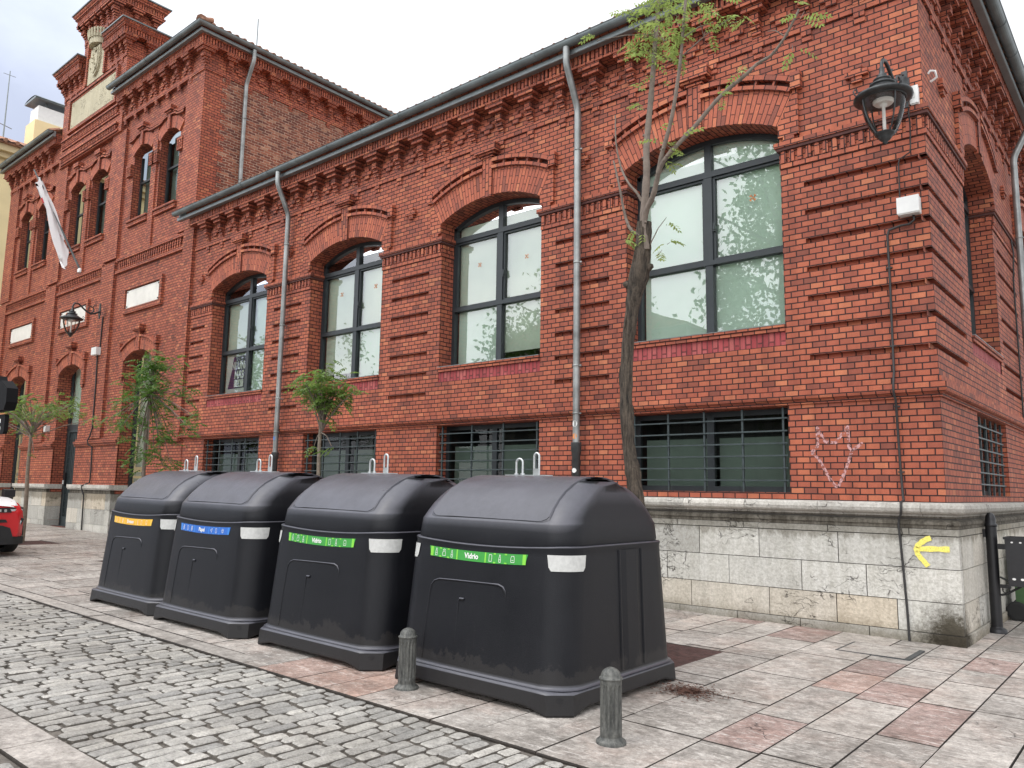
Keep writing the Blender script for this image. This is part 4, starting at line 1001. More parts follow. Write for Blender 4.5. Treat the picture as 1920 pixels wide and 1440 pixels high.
# stepped gable over the centre bay
TX0, TX1, TY = -25.86, -21.2, -.14
mb = MB()
mb.box(TX0, TX1, TY, 1.1, 11.98, 14.33)
def gable_cornice(x0, x1, y0, y1, zb, nx, ny, left=True, htop=True):
    F1 = Fac('F', y0); F2 = Fac('S', x1)
    c1 = [x0+.07+(x1-x0-.0)*(i)/nx for i in range(nx)]
    cornice(mb, F1, x0, x1, zb, [c for c in c1], drops=True, crosses=False)
    c2 = [y0+(y1-y0)*(i+1)/ny for i in range(ny)]
    cornice(mb, F2, y0, y1, zb, c2, drops=True, crosses=True)
    for k in range(7): mb.box(x1-hw[k], x1+pr[k], y0-pr[k], y0+hw[k], zb+.07*k+.004, zb+.07*k+.066)
    if left:
        for k in range(7):
            mb.box(x0-pr[k], x0+.0, y0-pr[k], y0+.12, zb+.07*k+.004, zb+.07*k+.066)
    cornice_top(mb, [(x0, y1, -1, 0), (x0, y0, -1, -1), (x1, y0, 1, -1), (x1, y1, 1, 1), (x0, y1, -1, 1)] if left else [(x0, y0, 0, -1), (x1, y0, 1, -1), (x1, y1, 1, 1)], zb, [(F1, x0-.2, x1+.22), (F2, y0-.2, y1+.2)])
    p = .37
    mb.box(x0-(p if left else -.0), x1+p, y0-p, y1+p, zb+.846, zb+.885, m=2)
# shoulders
mb.box(TX0, -24.5, TY, 1.1, 14.33, 14.9); mb.box(-22.35, TX1, TY, 1.1, 14.33, 14.9)
gable_cornice(-22.35, TX1, TY, 1.1, 14.45, 3, 2, left=False)
mb2 = mb
gable_cornice(TX0, -24.5, TY, 1.1, 14.45, 3, 2, left=True)
mb.box(-24.5, -22.3, TY-.02, 1.05, 14.33, 16.5)
gable_cornice(-24.5, -22.3, TY-.02, 1.05, 16.0, 5, 2, left=True)
# plaque frame mouldings and angled dentil rows
FT = Fac('F', TY)
for q in ((-25.25, -21.6, 12.98, 13.07), (-25.25, -21.6, 14.10, 14.19), (-25.25, -25.14, 13.07, 14.10), (-21.71, -21.6, 13.07, 14.10)): FT.box(mb, *q, -.005, .09)
for q in ((-25.12, -21.74, 13.07, 13.12), (-25.12, -21.74, 14.04, 14.09)): FT.box(mb, *q, -.005, .05)
for zz, hh in ((12.60, .2), (12.08, .15)):
    FT.box(mb, TX0+.2, TX1-.2, zz+hh, zz+hh+.06, -.005, .09); 
    FT.box(mb, TX0+.2, TX1-.2, zz-.06, zz, -.005, .04)
    n = 36
    for i in range(n):
        x = TX0+.25+(TX1-TX0-.5)*i/n; FT.box(mb, x, x+.055, zz, zz+hh, -.005, .06); FT.box(mb, x+.055, x+.09, zz+hh*.5, zz+hh, -.005, .04)
# coat of arms niche
for q in ((-24.08, -23.98, 14.28, 15.9), (-22.72, -22.62, 14.28, 15.9)): FT.box(mb, *q, -.005, .10)
part('stepped_gable', mb, [M['brick_plain'], joint, M['zinc']])
mb = MB(); FT.box(mb, -25.08, -21.76, 13.14, 14.03, .0, .045)
for x in (-24.95, -21.9):
    for z in (13.22, 13.94): FT.box(mb, x-.025, x+.025, z-.025, z+.025, .045, .06)
part('gable_plaque', mb, M['cream_stone'], 'blank cream stone plaque on the gable')
mb = MB(); cx = -23.35
FT.box(mb, -23.98, -22.72, 14.28, 15.2, .02, .05)
sh = [(cx-.32, 15.35), (cx+.32, 15.35), (cx+.33, 14.95), (cx+.30, 14.7), (cx+.2, 14.5), (cx, 14.38), (cx-.2, 14.5), (cx-.30, 14.7), (cx-.33, 14.95)]
mb.prism(sh, 'y', TY-.12, TY-.02)
sh2 = [(cx+(x-cx)*.8, 14.9+(z-14.9)*.82) for x, z in sh]; mb.prism(sh2, 'y', TY-.145, TY-.115)
random.seed(2)
for k in range(9): mb.tube([(cx+random.uniform(-.2, .2), TY-.15, 14.55+.085*k), (cx+random.uniform(-.2, .2), TY-.165, 14.6+.085*k)], .03, 6)
pts = [(cx+.36*cos(t_), TY-.05-.24*sin(t_)) for t_ in [pi*i/10 for i in range(11)]]
mb.prism([(x, y) for x, y in pts], 'z', 15.4, 15.62)
for i in range(0, 11): 
    x, y = pts[i]; mb.tube([(x, y, 15.6), (x+(x-cx)*.18, y-.03, 15.78), (x+(x-cx)*.1, y-.02, 15.86)], [.05, .035, .055], 6)
part('coat_of_arms', mb, M['cream_stone'], 'carved cream stone coat of arms under a crown')

# graffiti and painted arrow (thin paint films on the wall)
def film(name, F, strokes, wd, mat_, w_, label=None, taper=True):
    mb = MB()
    for st_ in strokes:
        for (p, q) in zip(st_[:-1], st_[1:]):
            d = Vector((q[0]-p[0], q[1]-p[1])); ln = d.length; d.normalize(); n_ = Vector((-d.y, d.x)); k = max(2, int(ln/.02))
            for i in range(k):
                a_ = (p[0]+d.x*ln*i/k, p[1]+d.y*ln*i/k); b_ = (p[0]+d.x*ln*(i+1)/k, p[1]+d.y*ln*(i+1)/k)
                wa = wd*(1+.12*sin(i*.9+p[0]*9)); wb = wd*(1+.12*sin((i+1)*.9+p[0]*9))
                F.quad(mb, [(a_[0]-n_.x*wa, a_[1]-n_.y*wa, w_), (b_[0]-n_.x*wb, b_[1]-n_.y*wb, w_), (b_[0]+n_.x*wb, b_[1]+n_.y*wb, w_), (a_[0]+n_.x*wa, a_[1]+n_.y*wa, w_)])
        for p in st_[1:-1]: F.quad(mb, [(p[0]+wd*cos(2*pi*k/8), p[1]+wd*sin(2*pi*k/8), w_+.0008) for k in range(8)])
    return part(name, mb, mat_, label)
def spray(name, col, cover, sc=60):
    m = bpy.data.materials.new(name); m.use_nodes = True; nt = m.node_tree; b = nt.nodes['Principled BSDF']; b.inputs['Base Color'].default_value = (*col, 1); b.inputs['Roughness'].default_value = .8
    n = noise(nt, objco(nt), sc, 5, .7); r_ = rmap(nt, n, cover, cover+.12, (0, 0, 0), (1, 1, 1)); nt.links.new(r_, b.inputs['Alpha']); return m
film('graffiti', FW, [[(-1.39, 2.13), (-1.316, 2.20), (-1.315, 2.42), (-1.223, 2.25), (-1.11, 2.24), (-.968, 2.42), (-.965, 2.19), (-.94, 2.14), (-.81, 2.23)], [(-1.39, 2.13), (-1.31, 2.06), (-1.19, 1.82), (-1.11, 1.72)], [(-.94, 2.12), (-1.0, 1.95), (-1.09, 1.75), (-1.12, 1.74)]], .017, spray('faded_white_spray', (.50, .28, .27), .42, 25), .004, 'faded white spray line of a pointed crown shape')
FB = Fac('F', -SF)
film('painted_arrow', FB, [[(.03, 1.10), (-.1, 1.098), (-.26, 1.09)], [(-.14, 1.21), (-.18, 1.195), (-.23, 1.16), (-.27, 1.125), (-.285, 1.085), (-.275, 1.04), (-.245, .995), (-.21, .955), (-.18, .915)]], .028, spray('yellow_spray', (.85, .74, .16), .33, 130), .0065, 'yellow spray-painted arrow pointing left')

# ---------------------------------------------------------------- poster in the leftmost wing window
def text_mesh(s, size, name='text', bold=0):
    cu = bpy.data.curves.new(name, 'FONT'); cu.body = s; cu.size = size; cu.align_x = 'CENTER'; cu.align_y = 'CENTER'; cu.offset = bold; cu.resolution_u = 3
    o = bpy.data.objects.new(name, cu); COL.objects.link(o)
    dg = bpy.context.evaluated_depsgraph_get(); me = bpy.data.meshes.new_from_object(o.evaluated_get(dg))
    bpy.data.objects.remove(o); bpy.data.curves.remove(cu); return me
def text_obj(s, size, matrix, mat_, name='lettering', bold=.0, parent=None, sx=1.0):
    me = text_mesh(s, size, name, bold); me.transform(Matrix.Diagonal((sx, 1, 1, 1))); me.transform(matrix); me.materials.clear(); me.materials.append(mat_)
    o = bpy.data.objects.new(name, me); COL.objects.link(o)
    if parent: attach(o, parent)
    return o
FRONT = Matrix(((1, 0, 0, 0), (0, 0, -1, 0), (0, 1, 0, 0), (0, 0, 0, 1)))   # text facing -Y
px0, px1, pz0, pz1 = -15.22, -14.40, 3.80, 4.66
mb = MB(); mb.face([(px0, .352, pz0), (px1, .352, pz0), (px1, .352, pz1), (px0, .352, pz1)])
poster = mb.build('poster', M['white_b']); tag(poster, 'white and purple poster reading NI UNA MAS 16 behind the lower left window pane', 'poster')
mb = MB(); mb.face([(px0+.06, .3505, pz0+.09), (px1-.02, .3505, pz0+.09), (px1-.02, .3505, pz1-.01), (px0+.27, .3505, pz1-.02), (px0+.2, .3505, pz0+.5)]); o = mb.build('purple_panel', M['purple'], poster)
cxp = (px0+px1)/2+.12
text_obj('NI UNA', .25, Matrix.Translation((cxp, .3495, 4.42)) @ FRONT, M['white'], bold=.010, parent=poster, sx=.80)
text_obj('MAS', .25, Matrix.Translation((cxp, .3495, 4.20)) @ FRONT, M['white'], bold=.010, parent=poster, sx=.85)
mb = MB(); mb.face([(cxp-.2, .3498, 3.92), (cxp+.2, .3498, 3.92), (cxp+.2, .3498, 4.09), (cxp-.2, .3498, 4.09)]); mb.build('number_card', M['white'], poster)
text_obj('16', .16, Matrix.Translation((cxp, .3490, 4.0)) @ FRONT, M['black'], bold=.006, parent=poster)

# ================================================================ GROUND
random.seed(21)
mb = MB()
X0, X1, Y0, Y1 = -90, 40, -60, 70
def gq(x0, x1, y0, y1, dz, **k):
    mb.face([(x0, y0, gz(x0)+dz), (x1, y0, gz(x1)+dz), (x1, y1, gz(x1)+dz), (x0, y1, gz(x0)+dz)], **k)
gq(X0, X1, Y0, Y1, -.022)
tag(mb.build('ground', M['grit']), None, None, kind='structure')

def slab(mb, x0, x1, y0, y1, t, gap=.0048, dz=0, tilt=.002):
    g = gap*.55; gy = gap*1.15; b = .003
    def z(x, y): return gz(x)+dz+rz+(x-x0)*tx+(y-y0)*ty
    rz = random.uniform(-.002, .002); tx = random.uniform(-tilt, tilt); ty = random.uniform(-tilt, tilt)*.5
    j = lambda: random.uniform(-.003, .003)
    o = [(x0+g+j(), y0+gy+j()), (x1-g+j(), y0+gy+j()), (x1-g+j(), y1-gy+j()), (x0+g+j(), y1-gy+j())]
    cx, cy = (x0+x1)/2, (y0+y1)/2
    i_ = [(x-math.copysign(b, x-cx), y-math.copysign(b, y-cy)) for x, y in o]
    mb.face([(x, y, z(x, y)) for x, y in i_], t=t)
    for k in range(4):
        q = (k+1) % 4; mb.face([(*o[k], z(*o[k])-.010), (*o[q], z(*o[q])-.010), (*i_[q], z(*i_[q])), (*i_[k], z(*i_[k]))], t=.06)
        mb.face([(*o[k], z(*o[k])-.010), (*o[k], z(*o[k])-.04), (*o[q], z(*o[q])-.04), (*o[q], z(*o[q])-.010)], t=.03)
pits = [(-2.60, -1.54, -3.17, -2.13), (-7.75, -6.70, -3.17, -2.13), (-13.1, -12.0, -3.17, -2.13), (-18.3, -17.2, -3.3, -2.25)]
def in_pit(x, y): return any(p[0]-.01 < x < p[1]+.01 and p[2]-.01 < y < p[3]+.01 for p in pits)
mb = MB()
# long slab columns running towards the building
breaks = {-.47: [(-2.83, -2.08, .93), (-2.08, -1.42, .86)], -.10: [(-2.98, -2.25, .88)], }
xs = []; x = -.47
cols = [(-.47, -.10), (-.10, .29), (.29, .66), (.66, 1.04)]
xx = 1.04
while xx < 6: w_ = random.choice([.37, .38, .45, .5]); cols.append((xx, xx+w_)); xx += w_
xx = -.47
while xx > -31:
    w_ = random.choice([.36, .38, .40, .52, .6]); cols.append((xx-w_, xx)); xx -= w_
for x0, x1 in cols:
    key = [k for k in breaks if abs(k-x0) < .01]
    fixed = breaks[key[0]] if key else []
    yb = -.125 if x1 < .05 else 14
    if x0 < .05 < x1: yb = -.125
    y = -5.60
    while y < yb-.02:
        fx = [f_ for f_ in fixed if abs(f_[0]-y) < .02]
        if fx: y2, t = fx[0][1], fx[0][2]
        else:
            y2 = y+random.uniform(.55, 1.15); nx = [f_[0] for f_ in fixed if y+.02 < f_[0] < y2+.25]
            if nx: y2 = nx[0]
            t = random.uniform(.16, .72)
            if random.random() < (.10 if x0 > -3 else .03): t = random.uniform(.82, .90)
            if -4.25 < x0 < -2.75 and y < -4.9: t = random.uniform(.93, .99)
            if x1 < -8: t = random.uniform(.2, .5)
        y2 = min(y2, yb)
        if yb-y2 < .25: y2 = yb
        # granite strip replaces the front part on the left
        ya = y
        if x1 < -4.2 and ya < -5.39: ya = -5.39
        if y2-ya > .05:
            cx, cy = (x0+x1)/2, (ya+y2)/2
            # cut around pits
            segs = [(ya, y2)]
            for p in pits:
                if x1 > p[0]+.0 and x0 < p[1]-.0:
                    ns = []
                    for a, b in segs:
                        if b <= p[2] or a >= p[3]: ns.append((a, b)); continue
                        if a < p[2]: ns.append((a, p[2]))
                        if b > p[3]: ns.append((p[3], b))
                    segs = ns
            for a, b in segs:
                if b-a > .04: slab(mb, x0, x1, a, b, t)
            for p in pits:     # slivers beside a pit that cuts through the column
                lo, hi = max(ya, p[2]), min(y2, p[3])
                if hi-lo > .04 and x1 > p[0] and x0 < p[1]:
                    if x0 < p[0]-.02: slab(mb, x0, p[0], lo, hi, t)
                    if x1 > p[1]+.02: slab(mb, p[1], x1, lo, hi, t)
        y = y2
y = -.125
while y < 14:
    y2 = y+random.uniform(.4, .8); slab(mb, .125, .29, y, y2, random.uniform(.4, .75)); y = y2
tag(mb.build('pavement', M['slab']), None, None, kind='structure')
mb = MB(); x = -4.2
while x > -30:
    w_ = random.uniform(.7, 1.25); slab(mb, x-w_, x, -5.60, -5.395, random.uniform(.4, .6), gap=.003); x -= w_
x = 3.0
while x > -30:
    w_ = random.uniform(.5, 1.1)
    t = random.uniform(.4, .62)
    if abs(x+2.7) < .3: pass
    slab(mb, x-w_, x, -7.665, -7.37, t, gap=.004); x -= w_
tag(mb.build('kerb_strip', M['slab2']), None, None, kind='structure')
# granite setts, long side across the street
mb = MB(); random.seed(5)
def sett(x0, x1, y0, y1, t):
    g = .005; cx, cy = (x0+x1)/2, (y0+y1)/2; hx, hy = (x1-x0)/2-g-random.uniform(0, .007), (y1-y0)/2-g-random.uniform(0, .013)
    if hx < .02 or hy < .02: return
    c_ = .007+random.uniform(0, .010); z = gz(cx)+random.uniform(-.006, .004); an = random.uniform(-.035, .035); tx = random.uniform(-.05, .05); ty = random.uniform(-.03, .03)
    def ringp(hx, hy, c, dz):
        P = [(-hx+c, -hy), (hx-c, -hy), (hx, -hy+c), (hx, hy-c), (hx-c, hy), (-hx+c, hy), (-hx, hy-c), (-hx, -hy+c)]; R_ = []
        for i, (a, b) in enumerate(P): 
            a2 = a*cos(an)-b*sin(an)+jj[i][0]; b2 = a*sin(an)+b*cos(an)+jj[i][1]; R_.append((cx+a2, cy+b2, z+dz+a2*tx+b2*ty))
        return R_
    jj = [(random.uniform(-.005, .005), random.uniform(-.006, .006)) for _ in range(8)]
    r0 = ringp(hx, hy, c_, -.030); r1 = ringp(hx-.002, hy-.002, c_, -.007); r2 = ringp(hx-.009, hy-.010, c_, 0)
    for a, b, tt in ((r0, r1, 0), (r1, r2, t)):
        for i in range(8): j = (i+1) % 8; mb.face([a[i], a[j], b[j], b[i]], t=tt, smooth=False)
    mb.face(r2, t=t, smooth=False)
def sett_field(xa, xb, ya, yb, tb=0):
    x = xa
    while x < xb:
        w_ = random.uniform(.095, .122); y = ya-random.uniform(0, .2)
        while y < yb:
            l_ = random.choice([random.uniform(.19, .27), random.uniform(.22, .32), random.uniform(.14, .2)])
            a, b = max(y, ya), min(y+l_, yb)
            if b-a > .06: sett(x, x+w_, a, b, min(1, max(.06, random.gauss(.5+tb, .22))))
            y += l_
        x += w_
sett_field(-27, 3.0, -7.36, -5.615)
sett_field(-8, -1.5, -9.2, -7.68, -.3)
tag(mb.build('sett_paving', M['sett']), None, None, kind='structure')
mb = MB()
for p in pits:
    n = 12; rows = [[(p[0]+(p[1]-p[0])*i/n, p[2]+(p[3]-p[2])*j/n, gz(p[0])-.012+(.018*sin(i*1.3+j*2.1)*sin(j*1.7)+random.uniform(-.006, .006))*(0 if i in (0, n) or j in (0, n) else 1)) for j in range(n+1)] for i in range(n+1)]
    mb.grid(rows, smooth=True, flip=True)
tag(mb.build('tree_pit_soil', M['soil']), None, None, kind='structure')
# manhole frame by the corner
mh = thing('drain_cover', 'stone-filled drain cover with dark slots in the paving by the building corner', 'drain cover', (-.47, -.92, gz(-.47)))
mb = MB()
for q in ((-.80, -.14, -1.222, -1.212), (-.80, -.14, -.655, -.645), (-.80, -.778, -1.212, -.655), (-.178, -.13, -1.212, -.655)): mb.box(*q, gz(-.47)-.01, gz(-.47)+.0085)
mb.build('slot_frame', M['iron'], mh)
mb = MB(); mb.box(-.776, -.18, -1.21, -.657, gz(-.47)-.01, gz(-.47)+.009, t=.5); mb.build('cover_slab', M['slab'], mh)

mb = MB(); random.seed(9)
for k in range(900):
    an = random.uniform(0, 2*pi); rr = abs(random.gauss(0, .12)); x, y = -1.07+rr*cos(an)*1.3, -3.74+rr*sin(an); l_ = random.uniform(.015, .05); a2 = random.uniform(0, pi); z = gz(x)+.004+random.uniform(0, .012)
    mb.face([(x, y, z), (x+l_*cos(a2), y+l_*sin(a2), z+random.uniform(-.003, .008)), (x+l_*cos(a2)-.006*sin(a2), y+l_*sin(a2)+.006*cos(a2), z), (x-.006*sin(a2), y+.006*cos(a2), z)])
tag(mb.build('leaf_litter', M['debris']), 'patch of brown dry litter on the slabs beside the nearest bin', 'litter', kind='stuff')

# ================================================================ RECYCLING CONTAINERS
def rring(a, b, r_, z, n=6, zf=None, bow=0):
    P = []
    for (sx_, sy_, t0) in ((1, -1, -pi/2), (1, 1, 0), (-1, 1, pi/2), (-1, -1, pi)):
        for k in range(n+1):
            t_ = t0+pi/2*k/n; P.append((sx_*(a-r_)+r_*cos(t_), sy_*(b-r_)+r_*sin(t_)))
    out_ = []
    # subdivide straight sides so that the ring can bow
    Q = []
    for i, p in enumerate(P):
        q = P[(i+1) % len(P)]; Q.append(p)
        if (Vector(p)-Vector(q)).length > .25:
            for k in range(1, 8): Q.append((p[0]+(q[0]-p[0])*k/8, p[1]+(q[1]-p[1])*k/8))
    for x, y in Q:
        y2 = y
        if bow and abs(y) > b-.02: y2 = y+math.copysign(bow*(1-(x/a)**2), y)
        out_.append((x, y2, z(x, y) if callable(z) else z))
    return out_
def lid_prof(z):
    tb = [(1.10, .688, .788), (1.16, .682, .785), (1.245, .668, .780), (1.262, .654, .775), (1.30, .626, .769), (1.36, .578, .757), (1.42, .516, .741), (1.48, .437, .720), (1.53, .345, .697), (1.565, .25, .675), (1.585, .165, .655), (1.597, .085, .635), (1.602, .02, .61)]
    return tb
def body_front(z):   # y of the front face and half width at height z
    t_ = (z-.19)/(1.10-.19); return -(.78+(.705-.78)*t_), .845+(.808-.845)*t_
def make_bin():
    root = thing('recycling_container', 'x', 'recycling bin', (0, 0, 0), local=True)
    fb = MB()
    # foot: chamfered plan, raised between the corners
    def foot(hx, hy, c, z):
        return [(-hx+c, -hy), (hx-c, -hy), (hx, -hy+c), (hx, hy-c), (hx-c, hy), (-hx+c, hy), (-hx, hy-c), (-hx, -hy+c)]
    def side(hx, hy, c, zf):
        P = foot(hx, hy, c, 0); R_ = []
        for i in range(8):
            p, q = P[i], P[(i+1) % 8]; long_ = i % 2 == 0
            n = 16 if long_ else 4
            for k in range(n):
                t_ = k/n; x, y = p[0]+(q[0]-p[0])*t_, p[1]+(q[1]-p[1])*t_
                e_ = min(t_, 1-t_)*(Vector(p)-Vector(q)).length if long_ else 0
                R_.append((x, y, zf(e_ if long_ else 0)))
        return R_
    low = lambda e_: min(1, max(0, (e_-.06)/.055))*.042
    rws = [side(.835, .805, .12, low), side(.868, .838, .13, low), side(.872, .842, .13, lambda e_: .012+low(e_)), side(.864, .834, .135, lambda e_: .138), side(.858, .828, .137, lambda e_: .150), side(.846, .816, .14, lambda e_: .156), side(.822, .792, .15, lambda e_: .158)]
    fb.grid([side(.846, .816, .14, lambda e_: .156), rring(.85, .81, .21, .158) and side(.80, .77, .16, lambda e_: .166)], closed_v=True)
    fb.grid(rws[:4], closed_v=True, smooth=False); fb.grid(rws[3:], closed_v=True, smooth=True)
    for sx_ in (-1, 1):
        for sy_ in (-1, 1):
            cx, cy = sx_*.795, sy_*.765; d = Vector((sx_, sy_, 0)).normalized(); a_ = Vector((-d.y, d.x, 0))
            c0 = Vector((cx, cy, .105))+d*.012
            pts = [c0+a_*.02*cos(t_)+Vector((0, 0, .014*sin(t_))) for t_ in [2*pi*k/10 for k in range(10)]]
            fb.face(pts, m=1)
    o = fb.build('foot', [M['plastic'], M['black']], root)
    bb = MB(); rws = []
    for z in (.15, .19, .4, .6, .8, .95, 1.02):
        yf, xw = body_front(z); rws.append(rring(xw, -yf, .21, z, bow=.018))
    # seam flange, dipping at the middle of front and back
    def sz(dz): return lambda x, y: 1.10+dz-(.030*(1-min(1, abs(x)/.72)**2) if abs(y) > .45 else 0)
    rws2 = [rring(x_, x_-.103, .20, sz(d_), bow=.018) for x_, d_ in ((.808, -.03), (.812, -.010), (.812, -.003), (.807, .003), (.792, .006), (.786, -.004))]
    bb.grid(rws+rws2, closed_v=True, smooth=True, flip=False)
    # ribs on the flanks and embossed outlines on the front
    for s_ in (-1, 1):
        for yb in (-.06, .26):
            pts = [(s_*(body_front(z)[1]+.000), yb, z) for z in (.2, .5, .8, 1.06)]; bb.tube(pts, .011, 6)
        n = 5
        rr = [[(s_*(body_front(z)[1]+.010*(1 if 0 < k < 4 else -.3)), -.05+.30*k/4, z) for k in range(5)] for z in (.2, .5, .8, 1.06)]; bb.grid(rr, smooth=False)
    def fp(x, z, e_=.002):
        yf, xw = body_front(z); return (x, yf-.018*(1-(x/xw)**2)-e_, z)
    for s_ in (1,):
        path = [(-.50, .20), (-.49, .5), (-.475, .70)]+[(-.475+.09*(1-cos(t_)), .70+.09*sin(t_)) for t_ in (pi*.15, pi*.3, pi*.5)]+[(-.2, .795), (.1, .80)]+[(.22+.07*sin(t_), .73+.07*cos(t_)) for t_ in (0, pi*.2, pi*.4)]+[(.295, .70)]
        bb.tube([fp(x, z, -.003) for x, z in path], [.008]*3+[.0085]*3+[.009]*2+[.012]*3+[.004], 6)
        bb.tube([fp(-.17, .25, -.004), fp(-.165, .45, -.004), fp(-.16, .655, -.003), fp(-.14, .668, -.002)], [.004, .006, .0075, .009], 6)
        bb.tube([fp(-.15, .665, 0), fp(-.105, .665, 0)], .012, 8)
        bb.tube([fp(.0, .205, -.004), fp(.01, .40, -.005)], [.006, .002], 6)
    bb.grid([rring(body_front(.19)[1]+e_, -body_front(.19)[0]+e_, .21, z, bow=.018) for e_, z in ((.022, .160), (.010, .166), (.004, .176), (.0008, .19))], closed_v=True, smooth=True)
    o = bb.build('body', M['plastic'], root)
    # reflective corner pads
    for s_ in (-1, 1):
        for ysgn in (-1,):
            rp_ = MB(); rw = []
            for z, lo, hi in ((1.045, 0, 1), (.96, .04, .96), (.935, .10, .9)):
                yf, xw = body_front(z); b_ = -yf; r_ = .21; row = []
                # arc-length path round the corner: starts .11 on the front face and ends .06 round
                for k in range(11):
                    s = (.035+.30*(lo+(hi-lo)*k/10))
                    if s < 0: x, y = xw-r_+s, -(b_)-.018*(1-((xw-r_+s)/xw)**2)
                    else:
                        t_ = min(s/r_, pi/2); x, y = xw-r_+r_*sin(t_), -(b_-r_)-r_*cos(t_)-.018*(1-(min(1, (xw-r_+r_*sin(t_))/xw))**2)
                    nx_, ny_ = (0, -1) if s < 0 else (sin(min(s/r_, pi/2)), -cos(min(s/r_, pi/2)))
                    row.append((s_*(x+nx_*.004), y+ny_*.004, z))
                rw.append(row)
            rp_.grid(rw, smooth=True); rp_.build('reflector', M['reflect'], root)
    lb = MB(); rws = [rring(.784, .681, .19, sz(-.004), bow=.018), rring(.788, .686, .19, sz(.03), bow=.016)]
    for z, b_, a_ in lid_prof(0)[1:]:
        r_ = min(.19, b_*.55+.004); rws.append(rring(a_, b_, max(r_, .006), z, bow=.012 if z < 1.27 else 0))
    lb.grid(rws, closed_v=True, smooth=True); lb.face(rws[-1], smooth=True)
    # raised border of the curved top panel
    def top_y(z_): 
        tb = lid_prof(0)
        for (z0, b0, a0), (z1, b1, a1) in zip(tb[:-1], tb[1:]):
            if z0 <= z_ <= z1: return b0+(b1-b0)*(z_-z0)/(z1-z0)
        return 0
    zz = [1.262, 1.30, 1.36, 1.42, 1.48, 1.53, 1.565, 1.585, 1.597]
    pn = []
    for sy_ in (-1, 1):
        seq = list(zip([1.262, 1.268, 1.285]+zz[1:], [.48, .535, .572]+[.585-.02*k/8 for k in range(1, 9)]))
        seq = [(z, h, sy_*(top_y(z)+.004)) for z, h in seq]
        pn += seq if sy_ < 0 else seq[::-1]
    def prow(z, h, y, e_):
        row = []
        for x in [-h-.012, -h-.004]+[-h+2*h*k/8 for k in range(9)]+[h+.004, h+.012]:
            d_ = e_ if abs(x) <= h+1e-6 else (e_*.6 if abs(x) < h+.006 else -.02)
            row.append((x, y+math.copysign(d_*.6, y), z+d_*.8))
        return row
    rws = [prow(1.250, .47, -(top_y(1.250)-.012), -.004)]+[prow(z, h, y, .0075) for z, h, y in pn]+[prow(1.250, .47, (top_y(1.250)-.012), -.004)]
    lb.grid([q[2:11] for q in rws], smooth=True); lb.grid([q[:3] for q in rws], smooth=False); lb.grid([q[10:] for q in rws], smooth=False)
    for x in (-.52, .47):
        z_ = 1.33; lb.tube([(x, -top_y(z_)+.004, z_), (x, -top_y(z_)-.004, z_+.004)], .011, 8)
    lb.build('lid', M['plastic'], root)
    hk = MB(); hk.box(-.33, .10, -.05, .05, 1.597, 1.612)
    def loop(x, y, w_, h_, r_): hk.tube([(x-w_, y, 1.61), (x-w_, y, 1.61+h_-w_)]+[(x-w_*cos(t_), y, 1.61+h_-w_+w_*sin(t_)) for t_ in [pi*k/8 for k in range(1, 8)]]+[(x+w_, y, 1.61+h_-w_), (x+w_, y, 1.61)], r_, 8)
    loop(-.19, -.03, .034, .135, .0095); loop(-.055, .03, .026, .185, .0095)
    hk.box(-.085, -.025, .02, .04, 1.61, 1.665)
    for x in (-.225, -.155): hk.tube([(x, -.03, 1.605), (x, -.03, 1.625)], .018, 8)
    hk.build('lifting_hook', M['galv'], root)
    return root
